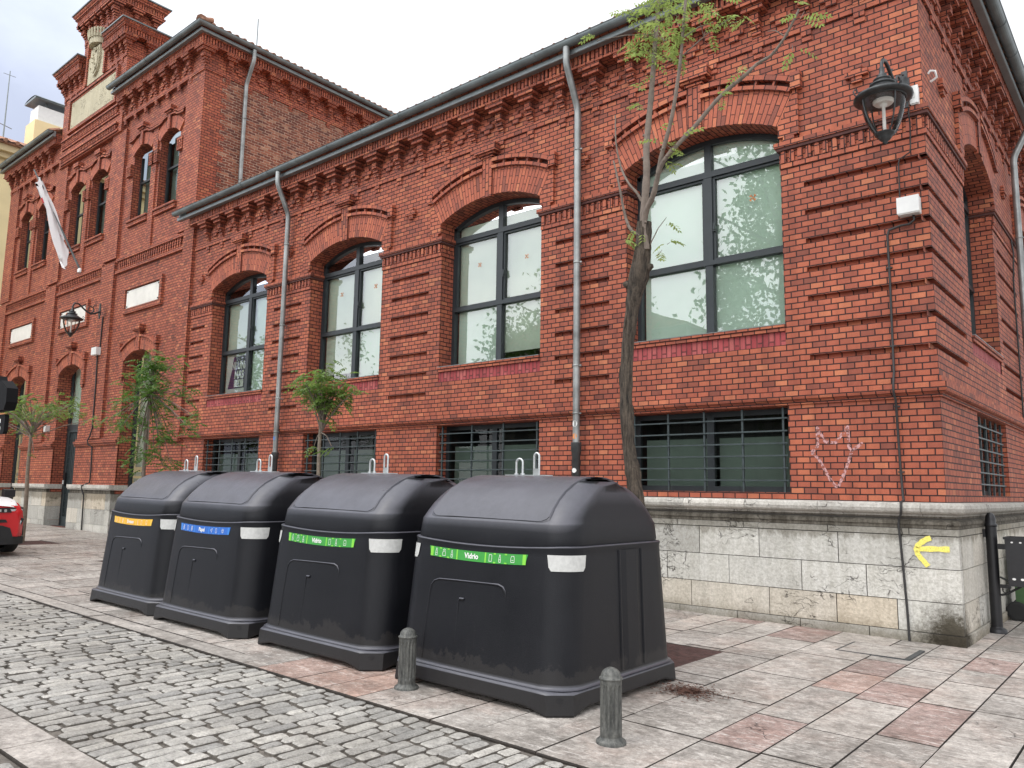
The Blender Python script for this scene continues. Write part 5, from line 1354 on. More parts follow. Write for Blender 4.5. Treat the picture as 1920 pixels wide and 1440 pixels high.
def curved_label(root, col, col2, word, tag_label):
    """sticker band on the front with pictograms and a word"""
    def fp(x, z, e_):
        yf, xw = body_front(z); return (x, yf-.018*(1-(x/xw)**2)-e_, z)
    mb = MB(); n = 24; xa, xb = -.52, .47
    def zt(x): return 1.035-.012*(1-((x+.02)/.5)**2)
    def zb(x): return .962-.014*(1-((x+.02)/.5)**2)
    rw = []
    for i in range(n+1):
        t_ = i/n; x_t = xa+(xb-xa)*t_; x_b = (xa+.02)+(xb-xa-.04)*t_
        rw.append([fp(x_b, zb(x_b), .003), fp((x_b+x_t)/2, (zb(x_b)+zt(x_t))/2, .003), fp(x_t, zt(x_t), .003)])
    mb.grid(rw, smooth=True); o = mb.build('label_band', M[col], root)
    if tag_label: o['label'] = tag_label
    # brighter patches at the ends and between discs
    d_ = MB()
    def patch(x0, x1, k=3, e_=.0040, z0=.0, z1=1.0, mm=None):
        rr = []
        for i in range(k+1):
            x = x0+(x1-x0)*i/k; a, b = zb(x)+.001, zt(x)-.001; rr.append([fp(x, a+(b-a)*z0, e_), fp(x, a+(b-a)*z1, e_)])
        (mm or d_).grid(rr, smooth=True)
    for x0, x1 in ((-.505, -.475), (.425, .455), (-.222, -.208), (.068, .082)): patch(x0, x1)
    for x in (-.395, -.31, .165, .27): 
        patch(x-.011, x+.011, 2, z0=.86, z1=1); patch(x-.011, x+.011, 2, z0=0, z1=.14)
    d_.build('label_accents', M[col2], o)
    ic = MB()
    def line(pts, wd=.0016):
        for (x0, z0), (x1, z1) in zip(pts[:-1], pts[1:]):
            d = Vector((x1-x0, z1-z0)); 
            if d.length < 1e-6: continue
            d.normalize(); nx_, nz_ = -d.y*wd, d.x*wd
            ic.face([fp(x0-nx_, z0-nz_, .0048), fp(x1-nx_, z1-nz_, .0048), fp(x1+nx_, z1+nz_, .0048), fp(x0+nx_, z0+nz_, .0048)])
    def rel(x, pts): zc_ = (zt(x)+zb(x))/2; return [(x+a, zc_+b) for a, b in pts]
    bottle = [(-.009, -.026), (.009, -.026), (.009, .0), (.004, .012), (.004, .026), (-.004, .026), (-.004, .012), (-.009, 0), (-.009, -.026)]
    jar = [(-.016, -.022), (.016, -.022), (.016, .010), (.012, .014), (.012, .022), (-.012, .022), (-.012, .014), (-.016, .010), (-.016, -.022)]
    can = [(-.013, -.024), (.011, -.024), (.013, -.018), (.013, .020), (.009, .024), (-.011, .024), (-.013, .018), (-.013, -.024)]
    flask = [(-.016, -.022), (.016, -.022), (.016, .004), (.005, .008), (.005, .014), (.012, .022), (0, .027), (-.012, .022), (-.005, .014), (-.005, .008), (-.016, .004), (-.016, -.022)]
    sheet = [(-.012, -.022), (.012, -.022), (.012, .014), (.005, .022), (-.012, .022), (-.012, -.022)]
    plane = [(-.018, .004), (.018, .020), (.004, -.022), (-.002, -.004), (-.018, .004)]
    hexa = [(.018*cos(pi/6+k*pi/3), .020*sin(pi/6+k*pi/3)) for k in range(7)]
    block = [(-.011, -.022), (.011, -.022), (.011, .022), (-.011, .022), (-.011, -.022)]
    sets = {'Vidrio': [bottle, flask, bottle, can, bottle, jar], 'Papel': [block, sheet, block, plane, sheet, hexa], 'Envases': [bottle, can, block, bottle, can, jar]}[word]
    for x, sh in zip((-.44, -.355, -.27, .125, .215, .335), sets):
        line(rel(x, sh))
        if sh in (bottle, jar): line(rel(x, [(-.009, -.008), (.009, -.008)]))
        if sh is block: [line(rel(x, [(-.007, q), (.007, q)])) for q in (-.012, -.004, .004, .012)]
        if sh is hexa: line(rel(x, [(-.018, .0), (0, .008), (.018, 0)])); line(rel(x, [(0, .008), (0, -.018)]))
    ic.build('pictograms', M['white'], o)
    me = text_mesh(word, .056, 'word', .0016); zc_ = (zt(-.06)+zb(-.06))/2
    for v in me.vertices:
        x, z = v.co.x-.065, v.co.y+zc_; v.co = fp(x, z, .0052)
    me.materials.clear(); me.materials.append(M['white']); wo = bpy.data.objects.new('word', me); COL.objects.link(wo); wo.parent = o
proto = make_bin()
bins = [(-2.175, -4.20, 'green', 'green2', 'Vidrio', 'nearest large dark grey container, green Vidrio label, between the two bollards'),
        (-4.03, -4.25, 'green', 'green2', 'Vidrio', 'dark grey container with green Vidrio label, second from the right, beside the blue-labelled one'),
        (-5.92, -4.33, 'blue', 'blue2', 'Papel', 'dark grey container with blue Papel label, between yellow and green labels'),
        (-7.64, -4.30, 'yellow', 'yellow2', 'Envases', 'farthest dark grey container with the yellow label, at the left end of the row')]
prs = []
for i, (x, y, c1, c2, wd, lb) in enumerate(bins):
    b_ = proto if i == 0 else copy_tree(proto); prs.append(b_)
for b_, (x, y, c1, c2, wd, lb) in zip(prs, bins):
    b_.location = (x, y, gz(x)+.002); b_.rotation_euler = (0, .010, radians(random.uniform(-.6, .6))); tag(b_, lb, 'recycling bin', 'row of dark recycling containers')
    curved_label(b_, c1, c2, wd, None)

# ================================================================ BOLLARDS, POST, LITTER BIN
def make_bollard():
    root = thing('bollard', 'x', 'bollard', (0, 0, 0), local=True); mb = MB(); n = 120; R_ = .066; rows = []
    def fl(a_, z): 
        k = 14; inn = .5+.5*cos(a_*k); dep = .015*max(0, inn-.4) if .07 < z < .345 else 0
        edge = min(1, max(0, (z-.07)/.02))*min(1, max(0, (.345-z)/.02)); return R_-dep*edge
    for z in (.02, .06, .07, .078, .09, .15, .22, .29, .325, .337, .345, .36, .366):
        rows.append([(fl(2*pi*j/n, z)*cos(2*pi*j/n), fl(2*pi*j/n, z)*sin(2*pi*j/n), z) for j in range(n)])
    mb.grid(rows, closed_v=True, smooth=True); mb.build('shaft', M['boll'], root)
    mb = MB(); mb.lathe(0, 0, [(.092, -.01), (.092, .012), (.085, .02), (.072, .026), (.0665, .04)], 24); mb.build('foot_flange', M['boll'], root)
    mb = MB(); mb.lathe(0, 0, [(.0665, .366), (.072, .370), (.072, .378), (.064, .384)]+[(.062*cos(t_), .384+.055*sin(t_)) for t_ in [pi/2*k/7 for k in range(8)]], 28); mb.build('domed_cap', M['boll'], root)
    return root
def boll_mat():
    m, nt, b = newmat('weathered_iron_paint'); p_ = objco(nt); n = noise(nt, p_, 14, 6, .7, mapping=(3, 3, .6)); n2 = noise(nt, p_, 60, 4)
    c = rmap(nt, n, .35, .62, (.035, .037, .035), (.13, .13, .118)); c = mixc(nt, 'MULTIPLY', .5, c, rmap(nt, n2, .3, .7, (.5,)*3, (1.2,)*3))
    nt.links.new(c, b.inputs['Base Color']); b.inputs['Roughness'].default_value = .55; bump(nt, b, n2, .003); return m
M['boll'] = boll_mat()
b1_ = make_bollard(); b1_.location = (-2.64, -5.17, gz(-2.64)); tag(b1_, 'weathered grey iron bollard in front of the gap between two green-labelled containers', 'bollard', 'low iron bollards along the kerb')
b2_ = copy_tree(b1_); b2_.location = (-.84, -5.15, gz(-.84)); b2_.rotation_euler.z = .8; tag(b2_, 'weathered grey iron bollard nearest the camera, right of the nearest container', 'bollard', 'low iron bollards along the kerb')

px, py = .20, 1.19; pz = gz(px)
post = thing('bin_post', 'slim black post with a small ashtray shelf beside the building corner', 'post', (px, py, pz), local=True)
mb = MB(); mb.lathe(0, 0, [(.058, .0), (.058, 1.18)], 20); mb.build('shaft', M['black'], post)
mb = MB(); mb.lathe(0, 0, [(.10, -.005), (.10, .03), (.085, .05), (.06, .06), (.058, .07)], 20); mb.build('foot_collar', M['black'], post)
mb = MB(); mb.lathe(0, 0, [(.058, 1.18), (.066, 1.185), (.066, 1.21), (.055, 1.215), (.055, 1.26), (.048, 1.30), (.03, 1.33), (0.001, 1.34)], 20); mb.build('rounded_cap', M['black'], post)
mb = MB(); mb.prism([(-.20, 1.14), (-.05, 1.15), (-.05, 1.06), (-.19, 1.085)], 'y', -.06, .06); mb.build('ashtray_shelf', M['black'], post)
lit = thing('litter_bin', 'black metal litter basket with rows of small holes, hung on the black post', 'litter bin', (px+.36, py, pz), local=True)
mb = MB(); W_ = .21; D_ = .17
mb.prism([(-W_+.015, .54), (W_-.015, .54), (W_, 1.06), (-W_, 1.06)], 'y', -D_, D_); mb.build('basket', M['black'], lit)
mb = MB()
for q in ((-W_-.012, W_+.012, -D_-.012, -D_+.004), (-W_-.012, W_+.012, D_-.004, D_+.012), (-W_-.012, -W_+.004, -D_+.004, D_-.004), (W_-.004, W_+.012, -D_+.004, D_-.004)): mb.box(*q, 1.05, 1.075)
mb.build('rim', M['black'], lit)
mb = MB()
for k in range(5):
    x = -W_+.07+k*.08
    for z, r_ in ((.62, .013), (1.02, .009)):
        mb.face([(x+r_*1.4*cos(t_), -D_-.0015, z+r_*sin(t_)) for t_ in [2*pi*q/10 for q in range(10)]])
mb.build('punched_holes', M['white_b'], lit)
mb = MB(); mb.tube([(-.30, 0, .62), (-.10, 0, .52)], .012, 6); mb.tube([(-.30, 0, .42), (-.24, 0, .44), (-.10, 0, .53)], .014, 6); mb.box(-.31, -.20, -.02, .02, .93, .99); mb.box(-.31, -.2, -.02, .02, .50, .54)
mb.tube([(-.27, 0, .48)]+[(-.25+.035*cos(t_), 0, .48+.035*sin(t_)) for t_ in [pi+2*pi*k/10 for k in range(11)]], .007, 6)
mb.build('bracket', M['black'], lit)
wb = thing('wheeled_bin', 'dark green wheeled bin partly hidden behind the litter basket', 'wheelie bin', (.48, 2.62, gz(.48)), local=True)
mb = MB(); mb.prism([(-.24, .10), (.22, .10), (.27, .86), (-.27, .86)], 'y', -.26, .26); mb.build('body', M['greenbin'], wb)
mb = MB(); mb.prism([(-.30, .86), (.29, .86), (.27, .92), (-.22, .96)], 'y', -.29, .29); mb.build('lid', M['greenbin'], wb)
for sy_ in (-1, 1):
    mb = MB(); y_ = sy_*.25
    rows = [[(-.24+rr*cos(2*pi*j/24), yy, .12+rr*sin(2*pi*j/24)) for j in range(24)] for rr, yy in ((.03, y_-.03), (.09, y_-.03), (.12, y_-.022), (.12, y_+.022), (.09, y_+.03), (.03, y_+.03))]
    mb.grid(rows, closed_v=True, smooth=False); mb.face(rows[0]); mb.face(rows[-1]); mb.build('wheel', M['tyre'], wb)

# ================================================================ LANTERNS
def lantern(loc, out_dir, wall, label, S=1.0):
    """hanging street lantern; loc = point under the bracket arm; wall = wall anchor"""
    root = thing('street_lantern', label, 'street lamp', loc, group='wall lanterns', local=True)
    L_ = Vector(loc)
    root.scale = (.88, .88, .95)
    A = [(.0, -.50), (.012, -.49), (.03, -.47), (.035, -.455), (.055, -.445), (.075, -.42), (.085, -.395)]
    mb = MB(); mb.lathe(0, 0, A+[(.11, -.385), (.115, -.365)], 20); mb.build('bottom_finial', M['lampblk'], root)
    gp = [(.105, -.37), (.15, -.31), (.19, -.23), (.222, -.14), (.242, -.05), (.248, .03)]
    mb = MB(); mb.lathe(0, 0, gp, 28); mb.f = [q for q in mb.f if len(q) == 4]; k = len(mb.f); mb.uv = mb.uv[:k]; mb.m = mb.m[:k]; mb.t = mb.t[:k]; mb.sm = mb.sm[:k]
    mb.build('glass_bowl', M['lampglass'], root)
    mb = MB()
    for q in range(4):
        an = pi/4+q*pi/2; mb.tube([((rr+.008)*cos(an), (rr+.008)*sin(an), z) for rr, z in gp], .011, 6)
        ex = [(.33, .05), (.36, .07), (.375, .105), (.355, .135), (.325, .125), (.325, .10)]; mb.tube([(rr*cos(an), rr*sin(an), z) for rr, z in ex], .008, 6)
    mb.lathe(0, 0, [(.25, .02), (.262, .02), (.262, .045), (.25, .045)], 24)
    mb.build('frame_ribs', M['lampblk'], root)
    mb = MB(); mb.lathe(0, 0, [(.25, .03), (.31, .035), (.335, .05), (.33, .075), (.27, .10), (.20, .14), (.16, .165), (.13, .18), (.135, .195), (.15, .20), (.15, .215), (.11, .225), (.09, .245), (.095, .26), (.105, .265), (.10, .28), (.06, .29), (.05, .31), (.055, .33), (.035, .345), (.028, .37), (.03, .42)], 28); mb.build('hood', M['lampblk'], root)
    mb = MB(); mb.lathe(0, 0, [(.02, -.36), (.02, -.05), (.045, -.04), (.045, .03)], 12); mb.lathe(0, 0, [(.10, -.02), (.12, .0), (.12, .03)], 16); mb.build('lamp_fitting', M['white_b'], root)
    d = Vector(wall)-L_; hd = Vector((d.x, d.y, 0)); Ld = hd.length; hd.normalize(); br = MB()
    def Q(s, z): return (hd.x*s, hd.y*s, z)
    br.tube([Q(0, .40), Q(.005, .47), Q(.05, .53), Q(.12, .545), Q(.2, .52), Q(.3, .44), Q(.42, .36), Q(.55, .31), Q(.68, .33), Q(Ld-.02, .43)], [.018, .022, .024, .024, .024, .026, .028, .03, .03, .03], 8)
    br.tube([Q(.55+.11*cos(t_)*(1-.03*k), .44+.11*(1-.045*k)*sin(t_)) for k, t_ in enumerate([-1.6+i*.55 for i in range(13)])], [.022-.001*i for i in range(13)], 6)
    br.tube([Q(.28, .44), Q(.30, .50), Q(.36, .53)], .014, 6); br.tube([Q(.62, .53), Q(.66, .58), Q(.73, .60)], .014, 6)
    s_ = Vector((-hd.y, hd.x, 0))
    c_ = hd*(Ld-.015)
    for (z0, z1, hw_) in ((.20, .30, .03), (.30, .56, .055), (.56, .66, .035)):
        br.face([tuple(c_+s_*a_*hw_+Vector((0, 0, z))) for a_, z in ((-1, z0), (1, z0), (1, z1), (-1, z1))]); c2 = hd*(Ld-.045)
        br.face([tuple(c2+s_*a_*hw_+Vector((0, 0, z))) for a_, z in ((-1, z0), (1, z0), (1, z1), (-1, z1))])
        for a_ in (-1, 1): br.face([tuple(c_+s_*a_*hw_+Vector((0, 0, z0))), tuple(c2+s_*a_*hw_+Vector((0, 0, z0))), tuple(c2+s_*a_*hw_+Vector((0, 0, z1))), tuple(c_+s_*a_*hw_+Vector((0, 0, z1)))])
        for z in (z0, z1): br.face([tuple(c_-s_*hw_+Vector((0, 0, z))), tuple(c_+s_*hw_+Vector((0, 0, z))), tuple(c2+s_*hw_+Vector((0, 0, z))), tuple(c2-s_*hw_+Vector((0, 0, z)))])
    br.build('scroll_bracket', M['lampblk'], root)
    return root
lantern((-.22, -.80, 5.80), None, (-.14, .0, 6.3), 'black lantern with clear bowl on a scroll bracket high at the building corner')
lantern((-21.35, -.95, 6.12), None, (-21.40, -.08, 6.6), 'black lantern on a scroll bracket in front of the red cross plaque')
lantern((1.15, 6.75, 5.35), None, (.0, 6.75, 5.8), 'black lantern on the side wall, only its scroll bracket showing behind the downpipe')

# ================================================================ BOXES, CABLES, CAMERA ON THE WALL
def boxthing(name, label, cat, q, mat_, extra=None):
    mb = MB(); x0, x1, y0, y1, z0, z1 = q; e_ = .006
    mb.prism([(x0+e_, z0), (x1-e_, z0), (x1, z0+e_), (x1, z1-e_), (x1-e_, z1), (x0+e_, z1), (x0, z1-e_), (x0, z0+e_)], 'y', y0, y1)
    mb.prism([(x0-.004, z0+.012), (x1+.004, z0+.012), (x1+.004, z1+.004), (x0-.004, z1+.004)], 'y', y0-.012, y0+.02)
    o = mb.build(name, mat_); tag(o, label, cat)
    return o
boxthing('junction_box', 'large white cable junction box on the corner brickwork below the lantern', 'junction box', (-.30, -.08, -.115, -.003, 4.76, 4.955), M['white_b'])
o = boxthing('junction_box', 'small white device on the corner brickwork right behind the big lantern', 'junction box', (-.115, -.035, -.075, -.003, 6.03, 6.245), M['white_b'])
mb = MB(); mb.box(-.095, -.06, -.092, -.086, 6.10, 6.16); mb.build('button', M['reflect'], o)
boxthing('junction_box', 'white box high on the pavilion between the door and the right-hand arch', 'junction box', (-21.75, -21.42, -.20, -.082, 5.28, 5.50), M['white_b'])
boxthing('entry_panel', 'small grey plate on the pavilion wall left of the door', 'wall plate', (-25.05, -24.9, -.12, -.002, 3.2, 3.4), M['reflect'])
def cable(label, pts, r_=.012, clips=()):
    mb = MB(); mb.tube(pts, r_, 6)
    for (x, y, z) in clips: mb.box(x-.03, x+.03, y-.012, y+.02, z-.008, z+.008)
    o = mb.build('cable', M['cable']); tag(o, label, 'cable', 'black cables fixed to the walls'); return o
cable('black cable running down the corner from the white box to the pavement', [(-.16, -.022, 4.77), (-.15, -.04, 4.70), (-.20, -.045, 4.66), (-.30, -.03, 4.665), (-.42, -.022, 4.64), (-.44, -.022, 4.58), (-.437, -.022, 4.0), (-.44, -.024, 3.55), (-.442, -.024, 3.0), (-.44, -.06, 2.94), (-.437, -.10, 2.86), (-.437, -.105, 2.77), (-.435, -.04, 2.69), (-.432, -.024, 2.3), (-.425, -.024, 1.95), (-.415, -.024, 1.66), (-.40, -.06, 1.59), (-.395, -.20, 1.575), (-.39, -.222, 1.51), (-.40, -.20, 1.45), (-.43, -.16, 1.40), (-.44, -.155, 1.33), (-.43, -.14, 1.1), (-.415, -.14, .8), (-.40, -.14, .45), (-.392, -.14, .13)], .0135, [(-.437, -.024, 4.2), (-.44, -.026, 3.3), (-.432, -.024, 2.62), (-.42, -.024, 1.9)])
cable('thin black cable looping from the corner lantern down to the large white box', [(-.115, -.09, 6.20), (-.125, -.05, 6.02), (-.135, -.08, 6.0), (-.14, -.075, 5.9), (-.14, -.03, 5.85), (-.15, -.028, 5.56), (-.16, -.028, 5.50), (-.22, -.028, 5.47), (-.27, -.024, 5.45), (-.285, -.022, 5.40), (-.29, -.022, 4.95)], .008)
cable('black cable running down the pavilion pier left of the right-hand arch', [(-21.43, -.10, 6.4), (-21.46, -.095, 5.5), (-21.55, -.11, 5.28), (-21.52, -.10, 4.4), (-21.50, -.10, 3.2), (-21.52, -.14, 2.95), (-21.60, -.16, 2.84), (-21.58, -.14, 2.72), (-21.50, -.06, 2.66), (-21.44, -.06, 2.0), (-21.46, -.06, 1.66), (-21.62, -.21, 1.56), (-21.60, -.19, 1.45), (-21.55, -.15, 1.3), (-21.55, -.13, .3)], .02)
mb = MB(); mb.tube([(.005, .30, 6.53), (.03, .30, 6.56), (.08, .30, 6.54), (.09, .32, 6.47), (.02, .33, 6.44)], .014, 8)
tag(mb.build('cable_bracket', M['white_b']), 'small white wire loop fixed high on the side wall near the corner', 'bracket')
mb = MB(); mb.tube([(.02, 5.70, 6.1), (.06, 5.70, 5.7), (.03, 5.72, 5.2), (.03, 5.74, 3.8), (.03, 5.75, 2.9)], .014, 6)
tag(mb.build('cable', M['cable']), 'black cable on the side wall beside the right-hand downpipe', 'cable', 'black cables fixed to the walls')

# ================================================================ FLAG
fl = thing('flagpole', 'slanting metal flagpole fixed to the pavilion front', 'flagpole', (-23.47, -.05, 8.12))
tip = Vector((-23.95, -1.45, 11.05)); base = Vector((-23.50, -.05, 8.12))
mb = MB(); mb.tube([base, tip], [.032, .022], 8); mb.build('pole', M['zinc'], fl)
mb = MB(); mb.lathe(-23.5, -.07, [(.07, 8.06), (.07, 8.16), (.03, 8.2)], 10); mb.build('socket', M['white_b'], fl)
mb = MB(); rows = []; n = 14
for i in range(n+1):
    t_ = .93-.62*i/n; p = base.lerp(tip, t_); s = i/n; row = []
    for j in range(10):
        q = j/9; fold = .13*sin(q*8+s*4)+.06*sin(q*17+s*2)
        hang = (1.05*q)*(.3+.7*s)*(1-.12*sin(q*9+s*5))
        row.append((p.x+fold*.45+q*.05, p.y+fold*.5-.02+q*.10, p.z-hang))
    rows.append(row)
mb.grid(rows, smooth=True); fg = mb.build('flag', M['flag']); tag(fg, 'white flag with small red marks hanging limp from the slanting pole', 'flag')
mb = MB()
for (i, j) in ((3, 4), (9, 3), (10, 3), (9, 4)):
    a, b, c, d = rows[i][j], rows[i+1][j], rows[i+1][j+1], rows[i][j+1]; mb.face([(p[0]+.01, p[1]-.012, p[2]) for p in (a, b, c, d)])
mb.build('red_mark', M['red'], fg)

# ================================================================ TREES
def pinnate(mb, p, d, L_, k, size, rnd, droop=.5, tb=0):
    """compound leaf: leaflets in pairs along a drooping stalk"""
    d = d.normalized(); side = d.cross(Vector((0, 0, 1)))
    if side.length < .1: side = Vector((1, 0, 0))
    side.normalize(); q = Vector(p); t0 = rnd.random()
    for i in range(k):
        s = (i+1)/k; d = (d+Vector((0, 0, -droop/k))).normalized(); q = q+d*(L_/k)
        for sg in (-1, 1):
            l_ = size*(1-.35*abs(s-.55)*1.6)*rnd.uniform(.85, 1.15); o_ = (side*sg+d*.35+Vector((0, 0, -.55*rnd.uniform(.3, 1.3)))).normalized(); wv = d*l_*.26+Vector((0, 0, .03*l_))
            a = q; b = q+o_*l_; m_ = q+o_*l_*.5
            mb.face([a, m_+wv, b, m_-wv], t=min(1, max(0, t0*.6+.4*rnd.random()+tb)))
    b = q+d*size*.8; m_ = q+d*size*.4; mb.face([q, m_+side*size*.17, b, m_-side*size*.17], t=t0)
def leaf_cluster(mb, c, r_, n, size, rnd, L_=.16, k=5, droop=.9, flat=1, tb=0):
    for _ in range(n):
        an = rnd.uniform(0, 2*pi); el = rnd.uniform(-.5, 1.0); d = Vector((cos(an)*cos(el), sin(an)*cos(el), sin(el)*.7))
        p = Vector(c)+Vector((rnd.gauss(0, r_*.45), rnd.gauss(0, r_*.45), rnd.gauss(0, r_*.45*flat))); pinnate(mb, p, d, L_*rnd.uniform(.7, 1.2), k, size*rnd.uniform(.8, 1.2), rnd, droop, tb)
def spline(pts, n=5):
    P = [Vector(p) for p in pts]; o_ = []
    for i in range(len(P)-1):
        p0, p1, p2, p3 = P[max(i-1, 0)], P[i], P[i+1], P[min(i+2, len(P)-1)]
        for k in range(n):
            t_ = k/n; o_.append(.5*((2*p1)+(-p0+p2)*t_+(2*p0-5*p1+4*p2-p3)*t_*t_+(-p0+3*p1-3*p2+p3)*t_**3))
    return o_+[P[-1]]
def taper(n, pts): # radii control points (t,r)
    out_ = []
    for i in range(n):
        t_ = i/(n-1)
        for (a, ra), (b, rb) in zip(pts[:-1], pts[1:]):
            if a <= t_ <= b: out_.append(ra+(rb-ra)*(t_-a)/(b-a)); break
    return out_
rnd = random.Random(4)
t1 = thing('street_tree', 'tall leaning street tree with rough trunk and sparse upper branches before the right-hand window', 'tree', (-2.07, -2.65, gz(-2.07)))
mb = MB(); P = spline([(-2.06, -2.65, .08), (-2.08, -2.65, .9), (-2.17, -2.65, 1.6), (-2.245, -2.65, 2.02), (-2.285, -2.65, 2.5), (-2.262, -2.65, 3.09), (-2.19, -2.65, 3.55), (-2.09, -2.65, 4.0), (-2.06, -2.65, 4.35)], 6)
rr = taper(len(P), [(0, .085), (.4, .062), (.62, .062), (.74, .066), (.82, .098), (.90, .082), (1, .078)]); rr = [q*rnd.uniform(.96, 1.05) for q in rr]
rows = []
mb.tube(P, rr, 14)
for k in range(40):   # bark ridges and knots
    i = rnd.randrange(2, len(P)-3); an = rnd.uniform(0, 2*pi); r0 = rr[i]; pts = [Vector(P[i+q])+Vector((cos(an+q*.05), sin(an+q*.05), 0))*(rr[i+q]+.002) for q in range(3)]; mb.tube(pts, [.004, .013, .004], 5)
for an, i in ((3.5, 38), (.2, 40), (2.6, 37)):
    c_ = Vector(P[i]); d = Vector((cos(an), sin(an), .25)); mb.tube([c_, c_+d*(rr[i]+.005), c_+d*(rr[i]+.045)], [.05, .045, .02], 8)
mb.build('trunk', M['bark'], t1)
def branch(pts, r0, r1, mat_='twig', n=5):
    mb = MB(); P = spline(pts, n); mb.tube(P, [(r0+(r1-r0)*i/(len(P)-1))*(1+.08*sin(i*2.3)) for i in range(len(P))], 8)
    for k in range(int(len(P)/3)):
        i = rnd.randrange(1, len(P)-1); an = rnd.uniform(0, 6.3); c_ = P[i]; r_ = r0+(r1-r0)*i/(len(P)-1); mb.tube([c_, c_+Vector((cos(an), sin(an), .2))*(r_*1.5)], [r_*.7, r_*.4], 5)
    return mb.build('branch', M[mat_], t1)
branch([(-2.09, -2.62, 3.95), (-2.10, -2.60, 4.36), (-2.06, -2.60, 4.86), (-2.085, -2.55, 5.23), (-2.055, -2.5, 5.78), (-2.012, -2.5, 6.24), (-1.997, -2.45, 6.75), (-1.95, -2.45, 7.4)], .046, .017)
branch([(-2.02, -2.68, 4.05), (-2.03, -2.70, 4.38), (-1.90, -2.76, 4.55), (-1.824, -2.8, 4.70), (-1.746, -2.85, 4.90), (-1.60, -2.9, 5.24), (-1.477, -2.95, 5.73), (-1.405, -3.0, 6.12), (-1.34, -3.0, 6.7)], .034, .011)
branch([(-1.80, -2.82, 4.75), (-1.70, -2.84, 4.88), (-1.45, -2.75, 5.144), (-1.192, -2.7, 5.40), (-.969, -2.65, 5.555), (-.86, -2.6, 5.66), (-.72, -2.6, 5.70), (-.596, -2.6, 5.82), (-.49, -2.6, 5.98), (-.45, -2.6, 6.05)], .024, .009)
branch([(-2.09, -2.6, 4.55), (-2.17, -2.6, 4.70), (-2.27, -2.6, 4.83), (-2.395, -2.55, 5.053), (-2.46, -2.55, 5.35), (-2.50, -2.5, 5.70)], .017, .006)
branch([(-2.11, -2.7, 4.22), (-2.17, -2.74, 4.28), (-2.23, -2.75, 4.45), (-2.26, -2.8, 4.73), (-2.33, -2.8, 5.03)], .019, .008)
mb = MB()
lc = [((-2.10, -2.5, 6.5), 30, .2), ((-2.0, -2.5, 6.25), 16, .15), ((-1.78, -2.7, 6.25), 20, .2), ((-1.45, -2.95, 6.1), 22, .2), ((-1.25, -2.9, 6.0), 8, .12), ((-1.15, -2.9, 6.2), 7, .1), ((-.95, -2.8, 6.08), 7, .1), ((-2.25, -2.5, 6.45), 8, .1), ((-1.75, -2.7, 6.6), 22, .2), ((-1.4, -2.9, 6.45), 20, .2), ((-2.2, -2.6, 6.75), 14, .15), ((-1.9, -2.6, 6.9), 24, .25), ((-2.74, -2.5, 6.7), 2, .03), ((-.44, -2.6, 6.0), 6, .09), ((-.36, -2.6, 5.97), 4, .06), ((-.52, -2.6, 5.72), 2, .05), ((-.98, -2.65, 5.6), 4, .08), ((-1.20, -2.7, 5.40), 2, .06), ((-1.83, -2.8, 5.12), 5, .1), ((-1.6, -2.85, 4.97), 6, .1), ((-1.72, -2.8, 4.86), 5, .08), ((-2.19, -2.5, 5.92), 2, .05), ((-2.22, -2.5, 5.72), 2, .04), ((-1.78, -2.7, 4.30), 3, .06), ((-1.83, -2.6, 4.14), 4, .08), ((-2.22, -2.7, 4.2), 3, .06), ((-2.0, -2.85, 4.2), 4, .07), ((-1.93, -2.6, 4.05), 2, .05), ((-1.6, -2.95, 5.85), 10, .15), ((-1.95, -2.5, 5.9), 4, .1)]
for c_, n, r_ in lc: leaf_cluster(mb, c_, r_, max(2, int(n*.72)), .060, rnd, .17, 5, 1.0, tb=.1)
mb.build('crown', M['leaf2'], t1)
mb = MB()
for c_, n, r_ in lc:
    for _ in range(max(1, n//4)): mb.tube([(c_[0]+rnd.gauss(0, r_*.5), c_[1]+rnd.gauss(0, r_*.5), c_[2]+rnd.gauss(0, r_*.5)), (c_[0], c_[1], c_[2]-.05)], [.002, .004], 4)
for a, b in (((-2.0, -2.5, 6.45), (-2.74, -2.5, 6.66)), ((-1.45, -2.95, 5.8), (-1.0, -2.8, 6.1)), ((-1.4, -3, 5.95), (-1.15, -2.9, 6.05)), ((-.6, -2.6, 5.85), (-.75, -2.6, 5.95)), ((-2.0, -2.65, 4.1), (-1.78, -2.7, 4.33))):
    a, b = Vector(a), Vector(b); mb.tube([a, (a+b)/2+Vector((0, 0, .03)), b], [.007, .005, .003], 5)
mb.build('twigs', M['twig'], t1)
def small_tree(x, y, h0, shape, label, seed, leaf='leaf', nleaf=160, tr=.032, extra=()):
    rn = random.Random(seed); t = thing('young_tree', label, 'tree', (x, y, gz(x)), group='young trees in front of the building')
    g = gz(x)-.03; mb = MB(); P = spline([(x, y, g), (x+.02, y, g+.8), (x-.08, y, g+1.8), (x-.05, y, h0)], 6); mb.tube(P, [tr*(1-.45*i/(len(P)-1)) for i in range(len(P))], 10); mb.build('trunk', M['paletrunk'] if seed != 13 else M['twig'], t)
    mb = MB(); mt_ = MB()
    for (cx, cy, cz, r_, n) in shape:
        c_ = Vector((x+cx, y+cy, cz)); s_ = Vector((x-.05, y, max(h0-.6, cz-.5)))
        mt_.tube([s_, (s_+c_)/2+Vector((0, 0, .05)), c_], [.012, .009, .005], 5)
        leaf_cluster(mb, c_, r_*1.25, int(n*1.05), .075, rn, .21, 5, .9, tb=rn.uniform(-.15, .15))
    mb.build('crown', M[leaf], t); mt_.build('branches', M['twig'], t); return t
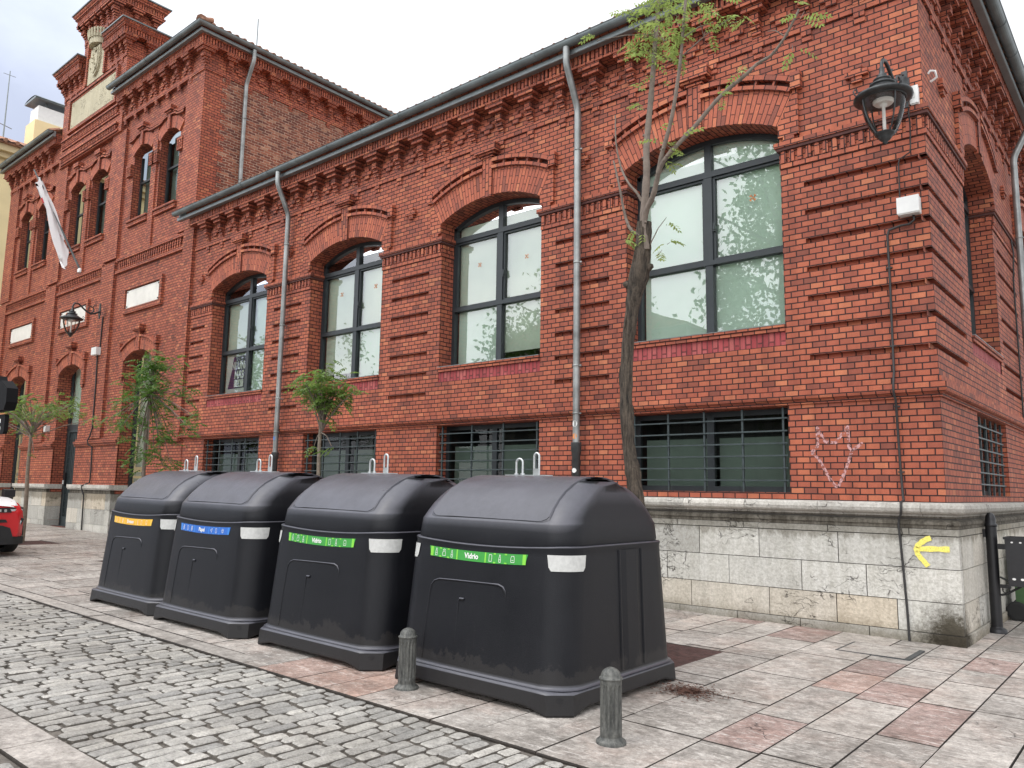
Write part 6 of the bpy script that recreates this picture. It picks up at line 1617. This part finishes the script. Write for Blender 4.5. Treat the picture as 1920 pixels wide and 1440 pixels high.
def ball(cx, cy, cz, R_, n, k, rn, flat=.8):
    o_ = []
    for i in range(n):
        v = Vector((rn.gauss(0, 1), rn.gauss(0, 1), rn.gauss(0, 1))).normalized()*R_*rn.uniform(.45, 1); o_.append((cx+v.x, cy+v.y, cz+v.z*flat, .12, k))
    return o_
rn = random.Random(8)
small_tree(-7.25, -2.65, 3.0, ball(-.1, 0, 3.02, .42, 22, 9, rn, .75)+[(-.5, 0, 3.1, .1, 8), (.5, .1, 2.95, .1, 9), (0, 0, 3.32, .1, 8), (.05, 0, 2.55, .1, 6), (-.2, 0, 2.22, .05, 3), (.2, 0, 2.2, .05, 3)], 'young tree with round light green crown and pale thin trunk, behind the middle containers', 12, 'leaf', tr=.036)
sh = []
for i in range(52):
    zc_ = rn.uniform(1.95, 3.95); wd = 1.0*(1-abs(zc_-2.85)/1.7)+.15; sh.append((rn.uniform(-.8, .8)*wd, rn.uniform(-.5, .5)*wd, zc_, .15, 9))
sh += [(1.25, .2, 2.85, .12, 7), (1.35, .1, 2.6, .12, 6), (-1.4, .1, 3.0, .14, 8), (-1.55, -.1, 2.85, .12, 6), (-.2, 0, 4.1, .1, 6)]
small_tree(-12.55, -2.65, 3.9, sh, 'bushy dark green young tree in front of the right-hand arch of the pavilion', 13, 'leafdk', tr=.045)
sh = []
for i in range(40):
    xx = rn.uniform(-1.9, 1.7); sh.append((xx, rn.uniform(-.8, .8), 3.4-.12*abs(xx)+rn.uniform(-.18, .15), .16, 8))
sh += [(-.5, 0, 2.9, .1, 6), (.4, 0, 2.75, .1, 6), (-.9, 0, 2.85, .1, 5), (.2, 0, 2.3, .06, 2)]
small_tree(-17.95, -2.78, 3.25, sh, 'flat umbrella-shaped young tree beside the red and white car at the left edge', 14, 'leaf', tr=.055)

# ================================================================ CAR
def make_car(loc, rz):
    root = thing('parked_car', 'red compact SUV with white bonnet and black lower bumper at the left edge', 'car', loc, rz, local=True)
    # local: x forward, y left, z up ; front at x=+2.1
    mb = MB()
    def sec(x, hw, z0, z1, zs, tum=.86):
        pts = [(-hw*.96, z0), (-hw, z0+.10), (-hw*1.0, zs-.12), (-hw*.975, zs), (-hw*tum, z1-.03), (-hw*tum*.86, z1), (0, z1+.02), (hw*tum*.86, z1), (hw*tum, z1-.03), (hw*.975, zs), (hw, zs-.12), (hw, z0+.10), (hw*.96, z0)]
        return [(x, y, z) for y, z in pts]
    S_ = [sec(-2.08, .70, .42, .98, .78, .95), sec(-2.0, .82, .32, 1.05, .88, .94), sec(-1.4, .89, .26, 1.06, .98, .92), (sec(-.4, .90, .25, 1.06, .98, .92)), sec(.75, .90, .25, 1.05, .98, .92), sec(1.3, .89, .25, 1.03, .93, .9), sec(1.8, .86, .25, .98, .86, .88), sec(2.02, .80, .28, .90, .78, .9), sec(2.10, .70, .34, .80, .70, .92)]
    mb.grid(S_, smooth=True, flip=True); mb.face(S_[0]); mb.face(S_[-1][::-1]); mb.build('body', M['carred'], root)
    mb = MB(); B_ = [(.72, .80, 1.075), (1.2, .79, 1.065), (1.7, .74, 1.02), (1.95, .68, .955), (2.05, .60, .90)]
    mb.grid([[(x, y*w_, z-.035*abs(y)**3+.012) for y in (-1, -.8, -.4, 0, .4, .8, 1)] for x, w_, z in B_], smooth=True); mb.grid([[(x, s_*w_, z-.023), (x, s_*(w_+.04), z-.06)] for x, w_, z in B_ for s_ in (1,)], smooth=True); mb.grid([[(x, -w_, z-.023), (x, -(w_+.04), z-.06)] for x, w_, z in B_], smooth=True, flip=True); mb.build('bonnet', M['carwhite'], root)
    mb = MB(); Cb = [(-1.85, .66, 1.30, .78), (-1.3, .68, 1.56, .82), (-.4, .70, 1.62, .84), (.25, .66, 1.56, .84), (.95, .62, 1.08, .80)]
    rows = []
    for x, wt, zt, wb in Cb: rows.append([(x, -wb, 1.03), (x, -wt, zt-.05), (x, -wt*.85, zt), (x, 0, zt+.02), (x, wt*.85, zt), (x, wt, zt-.05), (x, wb, 1.03)])
    mb.grid(rows, smooth=True, flip=True); mb.face(rows[0]); mb.build('cabin', M['carwhite'], root)
    mb = MB(); mb.face([(.90, -.66, 1.12), (.90, .66, 1.12), (.35, .60, 1.52), (.35, -.60, 1.52)]); o_ = [(p[0]+.03, p[1], p[2]+.02) for p in mb.v]; mb.v = o_; mb.build('windscreen', M['carglass'], root)
    for s_ in (-1, 1):
        mb = MB(); mb.face([(.62, s_*.805, 1.10), (-1.5, s_*.80, 1.12), (-1.2, s_*.72, 1.48), (.12, s_*.72, 1.50)]); mb.build('side_window', M['carglass'], root)
        mb = MB(); mb.prism([(.55, 1.02), (.72, 1.05), (.72, 1.18), (.56, 1.20)], 'y', s_*.90, s_*1.09); mb.build('wing_mirror', M['carblk'], root)
        mb = MB(); mb.prism([(2.08, s_*.30), (2.13, s_*.30), (2.07, s_*.62), (1.90, s_*.83), (1.84, s_*.83), (1.95, s_*.6)], 'z', .79, .87); hl = mb.build('headlight', M['carblk'], root)
        mb = MB(); mb.prism([(2.105, s_*.42), (2.125, s_*.42), (2.085, s_*.62), (1.93, s_*.81), (1.92, s_*.79)], 'z', .80, .84); mb.build('lens', M['lightglass'], hl)
        mb = MB(); mb.prism([(s_*.62, .36), (s_*.70, .38), (s_*.80, .66), (s_*.70, .70), (s_*.62, .58)], 'x', 1.90, 2.06-.0); mb.build('fog_light_surround', M['carblk'], root)
        mb = MB(); mb.prism([(s_*.655, .40), (s_*.69, .41), (s_*.755, .62), (s_*.715, .64)], 'x', 2.0, 2.075); mb.build('running_light', M['lightglass'], root)
    mb = MB(); mb.prism([(-.56, .78), (.56, .78), (.52, .86), (-.52, .86)], 'x', 2.0, 2.125); gr_ = mb.build('grille', M['carblk'], root)
    mb = MB()
    for k in range(11): y = -.45+.09*k; mb.box(2.125, 2.135, y-.02, y+.02, .79, .84)
    mb.build('grille_slats', M['chrome'], gr_)
    mb = MB(); mb.prism([(-.50, .60), (.50, .60), (.47, .655), (-.47, .655)], 'x', 2.0, 2.13); mb.build('upper_intake', M['carblk'], root)
    mb = MB(); mb.prism([(-.62, .30), (.62, .30), (.55, .50), (.42, .545), (-.42, .545), (-.55, .50)], 'x', 1.95, 2.14)
    for k in range(3): mb.box(2.14, 2.148, -.40, .40, .36+.05*k, .38+.05*k)
    mb.build('lower_intake', M['carblk'], root)
    mb = MB(); 
    for q in ((-.92, .92, -.91, -.86, .20, .36), (-.92, .92, .86, .91, .20, .36)): mb.box(*q)
    mb.prism([(1.9, -.86), (2.04, -.82), (2.13, -.62), (2.15, 0), (2.13, .62), (2.04, .82), (1.9, .86)], 'z', .20, .335); mb.build('lower_cladding', M['carblk'], root)
    for xw in (-1.30, 1.32):
        for s_ in (-1, 1):
            mb = MB(); cy = s_*.83; r_ = .335
            rows = [[(xw+q*cos(2*pi*j/28), yy, .335+q*sin(2*pi*j/28)) for j in range(28)] for q, yy in ((.22, cy+s_*.09), (.30, cy+s_*.10), (r_, cy+s_*.07), (r_, cy-s_*.10), (.25, cy-s_*.11))]
            mb.grid(rows, closed_v=True, smooth=True); ty = mb.build('wheel', M['tyre'], root)
            mb = MB(); 
            for k in range(5):
                an = 2*pi*k/5; mb.tube([(xw, cy+s_*.085, .335), (xw+.21*cos(an), cy+s_*.085, .335+.21*sin(an))], [.03, .022], 6)
            rows = [[(xw+q*cos(2*pi*j/28), yy, .335+q*sin(2*pi*j/28)) for j in range(28)] for q, yy in ((.225, cy+s_*.095), (.20, cy+s_*.08), (.0, cy+s_*.03))]; mb.grid(rows, closed_v=True); mb.build('rim', M['chrome'], ty)
            mb = MB(); rows = [[(xw+q*cos(pi*j/16), cy+s_*yy, .335+q*sin(pi*j/16)) for j in range(17)] for q, yy in ((.36, .055), (.43, .088), (.43, .0))]; mb.grid(rows, smooth=True); mb.build('wheel_arch', M['carblk'], root)
    return root
make_car((-16.75, -4.72, gz(-17.0)), radians(2))

# ================================================================ SIGN AT THE LEFT EDGE, YELLOW HOUSE, ANTENNAS
sg = thing('street_sign', 'black signal head over a dark sign board with small white symbols at the left edge', 'sign', (-12.75, -5.1, gz(-12.55)), local=True)
mb = MB(); mb.tube([(-.35, 0, 0), (-.35, 0, 3.3)], .05, 10); mb.build('post', M['black'], sg)
mb = MB(); mb.prism([(-.30, 2.50), (.72, 2.50), (.80, 2.62), (.78, 2.84), (.62, 2.92), (.5, 2.98), (.3, 2.96), (.2, 3.08), (-.30, 3.08)], 'y', -.08, .08); mb.build('signal_head', M['void'], sg)
mb = MB(); mb.prism([(-.6, 2.13), (.62, 2.13), (.66, 2.17), (.66, 2.40), (.62, 2.44), (-.6, 2.44)], 'y', -.03, .03); bd_ = mb.build('board', M['void'], sg)
mb = MB(); mb.face([(-.6, -.032, 2.44), (.64, -.032, 2.44), (.64, -.032, 2.46), (-.6, -.032, 2.46)]); mb.build('orange_edge', M['orange'], bd_)
mb = MB(); mb.face([(-.1, -.034, 2.17), (.36, -.034, 2.17), (.36, -.034, 2.26), (-.1, -.034, 2.26)]); mb.face([(.46+.05*cos(2*pi*k/12), -.034, 2.215+.045*sin(2*pi*k/12)) for k in range(12)])
for x in (.28, .42): mb.face([(x, -.034, 2.31), (x+.08, -.034, 2.31), (x+.07, -.034, 2.37), (x+.01, -.034, 2.37)])
mb.build('white_symbols', M['white'], bd_)
yb = thing('yellow_house', 'cream yellow rendered house with tiled eaves and a chimney, behind the pavilion on the left', 'building', (-41, 6, gz(-41)))
mb = MB(); mb.box(-46, -36, -8, 24, 0, 15.5); mb.build('wall', M['cream'], yb)
mb = MB(); mb.box(-46.3, -35.75, -8.3, 24.3, 15.5, 15.72); mb.box(-46.5, -35.5, -8.5, 24.5, 15.72, 16.0); mb.build('eaves_cornice', M['cream2'], yb)
mb = MB(); n = 150; rows = []
for i in range(n+1):
    y = -8.8+33.6*i/n; rows.append([(-35.25, y, 16.08+.07*abs(sin(i*pi/2*.5*2))), (-38, y, 17.2+.07*abs(sin(i*pi/2))), (-41, y, 18.1)])
mb.grid(rows, smooth=False)
for i in range(75): y = -8.8+33.6*(i+.5)/75; mb.tube([(-35.2, y, 16.08), (-38.5, y, 17.38)], .09, 6)
mb.box(-46.6, -35.35, -8.6, 24.6, 16.0, 16.06); mb.build('roof', M['tile'], yb)
mb = MB(); mb.box(-38.6, -37.4, 2.5, 6.0, 16.5, 18.35); ch = mb.build('chimney', M['cream'], yb)
mb = MB(); mb.box(-38.5, -37.5, 2.62, 5.9, 18.35, 19.1); mb.build('chimney_liner', M['white_b'], ch)
mb = MB(); mb.box(-38.7, -37.3, 2.4, 6.1, 19.35, 19.45); 
for y in (3.0, 4.2, 5.4): mb.tube([(-37.7, y, 19.1), (-37.7, y, 19.36)], .05, 6)
rows = [[(-38.0+.75*sin(t_), y, 19.40+.14*cos(t_)) for t_ in [-pi/2+pi*k/8 for k in range(9)]] for y in (2.4, 6.1)]; mb.grid(rows); mb.build('chimney_cap', M['zinc'], ch)
mb = MB(); mb.tube([(-37, 1.2, 16.6), (-37, 1.2, 20.0)], [.035, .02], 6); mb.tube([(-37, .95, 19.8), (-37, 1.45, 19.8)], .012, 5); mb.tube([(-37, 1.0, 17.45), (-37, 1.5, 17.35)], .02, 5); mb.build('antenna', M['zinc_l'], yb)
mb = MB(); mb.tube([(-19.4, 3, 14.2), (-19.4, 3, 16.35)], .022, 6); o = mb.build('roof_antenna', M['zinc_l'], building)

# ================================================================ ACROSS THE STREET (seen in the window glass)
ob = thing('house_opposite', 'plain grey-green house across the street, seen only reflected in the windows', 'building', (-22, -30, gz(-22)))
mb = MB(); mb.box(-30, -17.5, -36, -27, 0, 10.5); mb.box(-14.2, -9.5, -36, -27, 0, 9.5); mb.build('wall', M['facade'], ob)
mb = MB(); mb.prism([(-30.4, 10.5), (-17.1, 10.5), (-23.7, 13)], 'y', -36.3, -26.7); mb.build('roof', M['tile'], ob)
mb = MB()
for i in range(5):
    for j in range(3): mb.box(-29+i*2.3, -28+i*2.3, -27.03, -26.95, 1.5+j*3, 3.2+j*3)
mb.build('window', M['carglass'], ob)
rn = random.Random(31)
for (x, y, h_, R_, n, lab) in ((-9.0, -18.5, 16.5, 3.9, 3200, 'large leafy tree across the street, reflected in the right-hand window'), (-19.5, -19.5, 12, 3.8, 2200, 'second leafy tree across the street, reflected in the middle windows'), (-44, -21, 13, 6.5, 1800, 'broad leafy tree across the street, reflected in the far windows')):
    t = thing('large_tree', lab, 'tree', (x, y, gz(x)), group='trees across the street')
    mb = MB(); P = spline([(x, y, 0), (x+.1, y, 3), (x, y, h_*.6), (x, y, h_*.9)], 4); mb.tube(P, [.28*(1-.8*i/(len(P)-1)) for i in range(len(P))], 8)
    for k in range(9): an = rn.uniform(0, 6.3); z = rn.uniform(.35, .8)*h_; mb.tube([(x, y, z), (x+cos(an)*R_*.7, y+sin(an)*R_*.7, z+1.5)], [.09, .03], 5)
    mb.build('trunk', M['bark'], t); mb = MB()
    cl = [Vector((rn.gauss(0, 1), rn.gauss(0, 1), rn.gauss(0, 1))).normalized()*rn.uniform(.45, 1) for _ in range(60)]
    for k in range(n*3):
        c_ = rn.choice(cl); p = Vector((x+c_.x*R_+rn.gauss(0, .5), y+c_.y*R_+rn.gauss(0, .5), h_*.62+c_.z*h_*.36+rn.gauss(0, .5)))
        a_ = Vector((rn.gauss(0, 1), rn.gauss(0, 1), rn.gauss(0, 1))).normalized()*.13; b_ = a_.cross(Vector((rn.gauss(0, 1), rn.gauss(0, 1), rn.gauss(0, 1)))).normalized()*.08
        mb.face([p-a_, p+b_, p+a_, p-b_], t=rn.random())
    mb.build('crown', M['leafdk'], t)
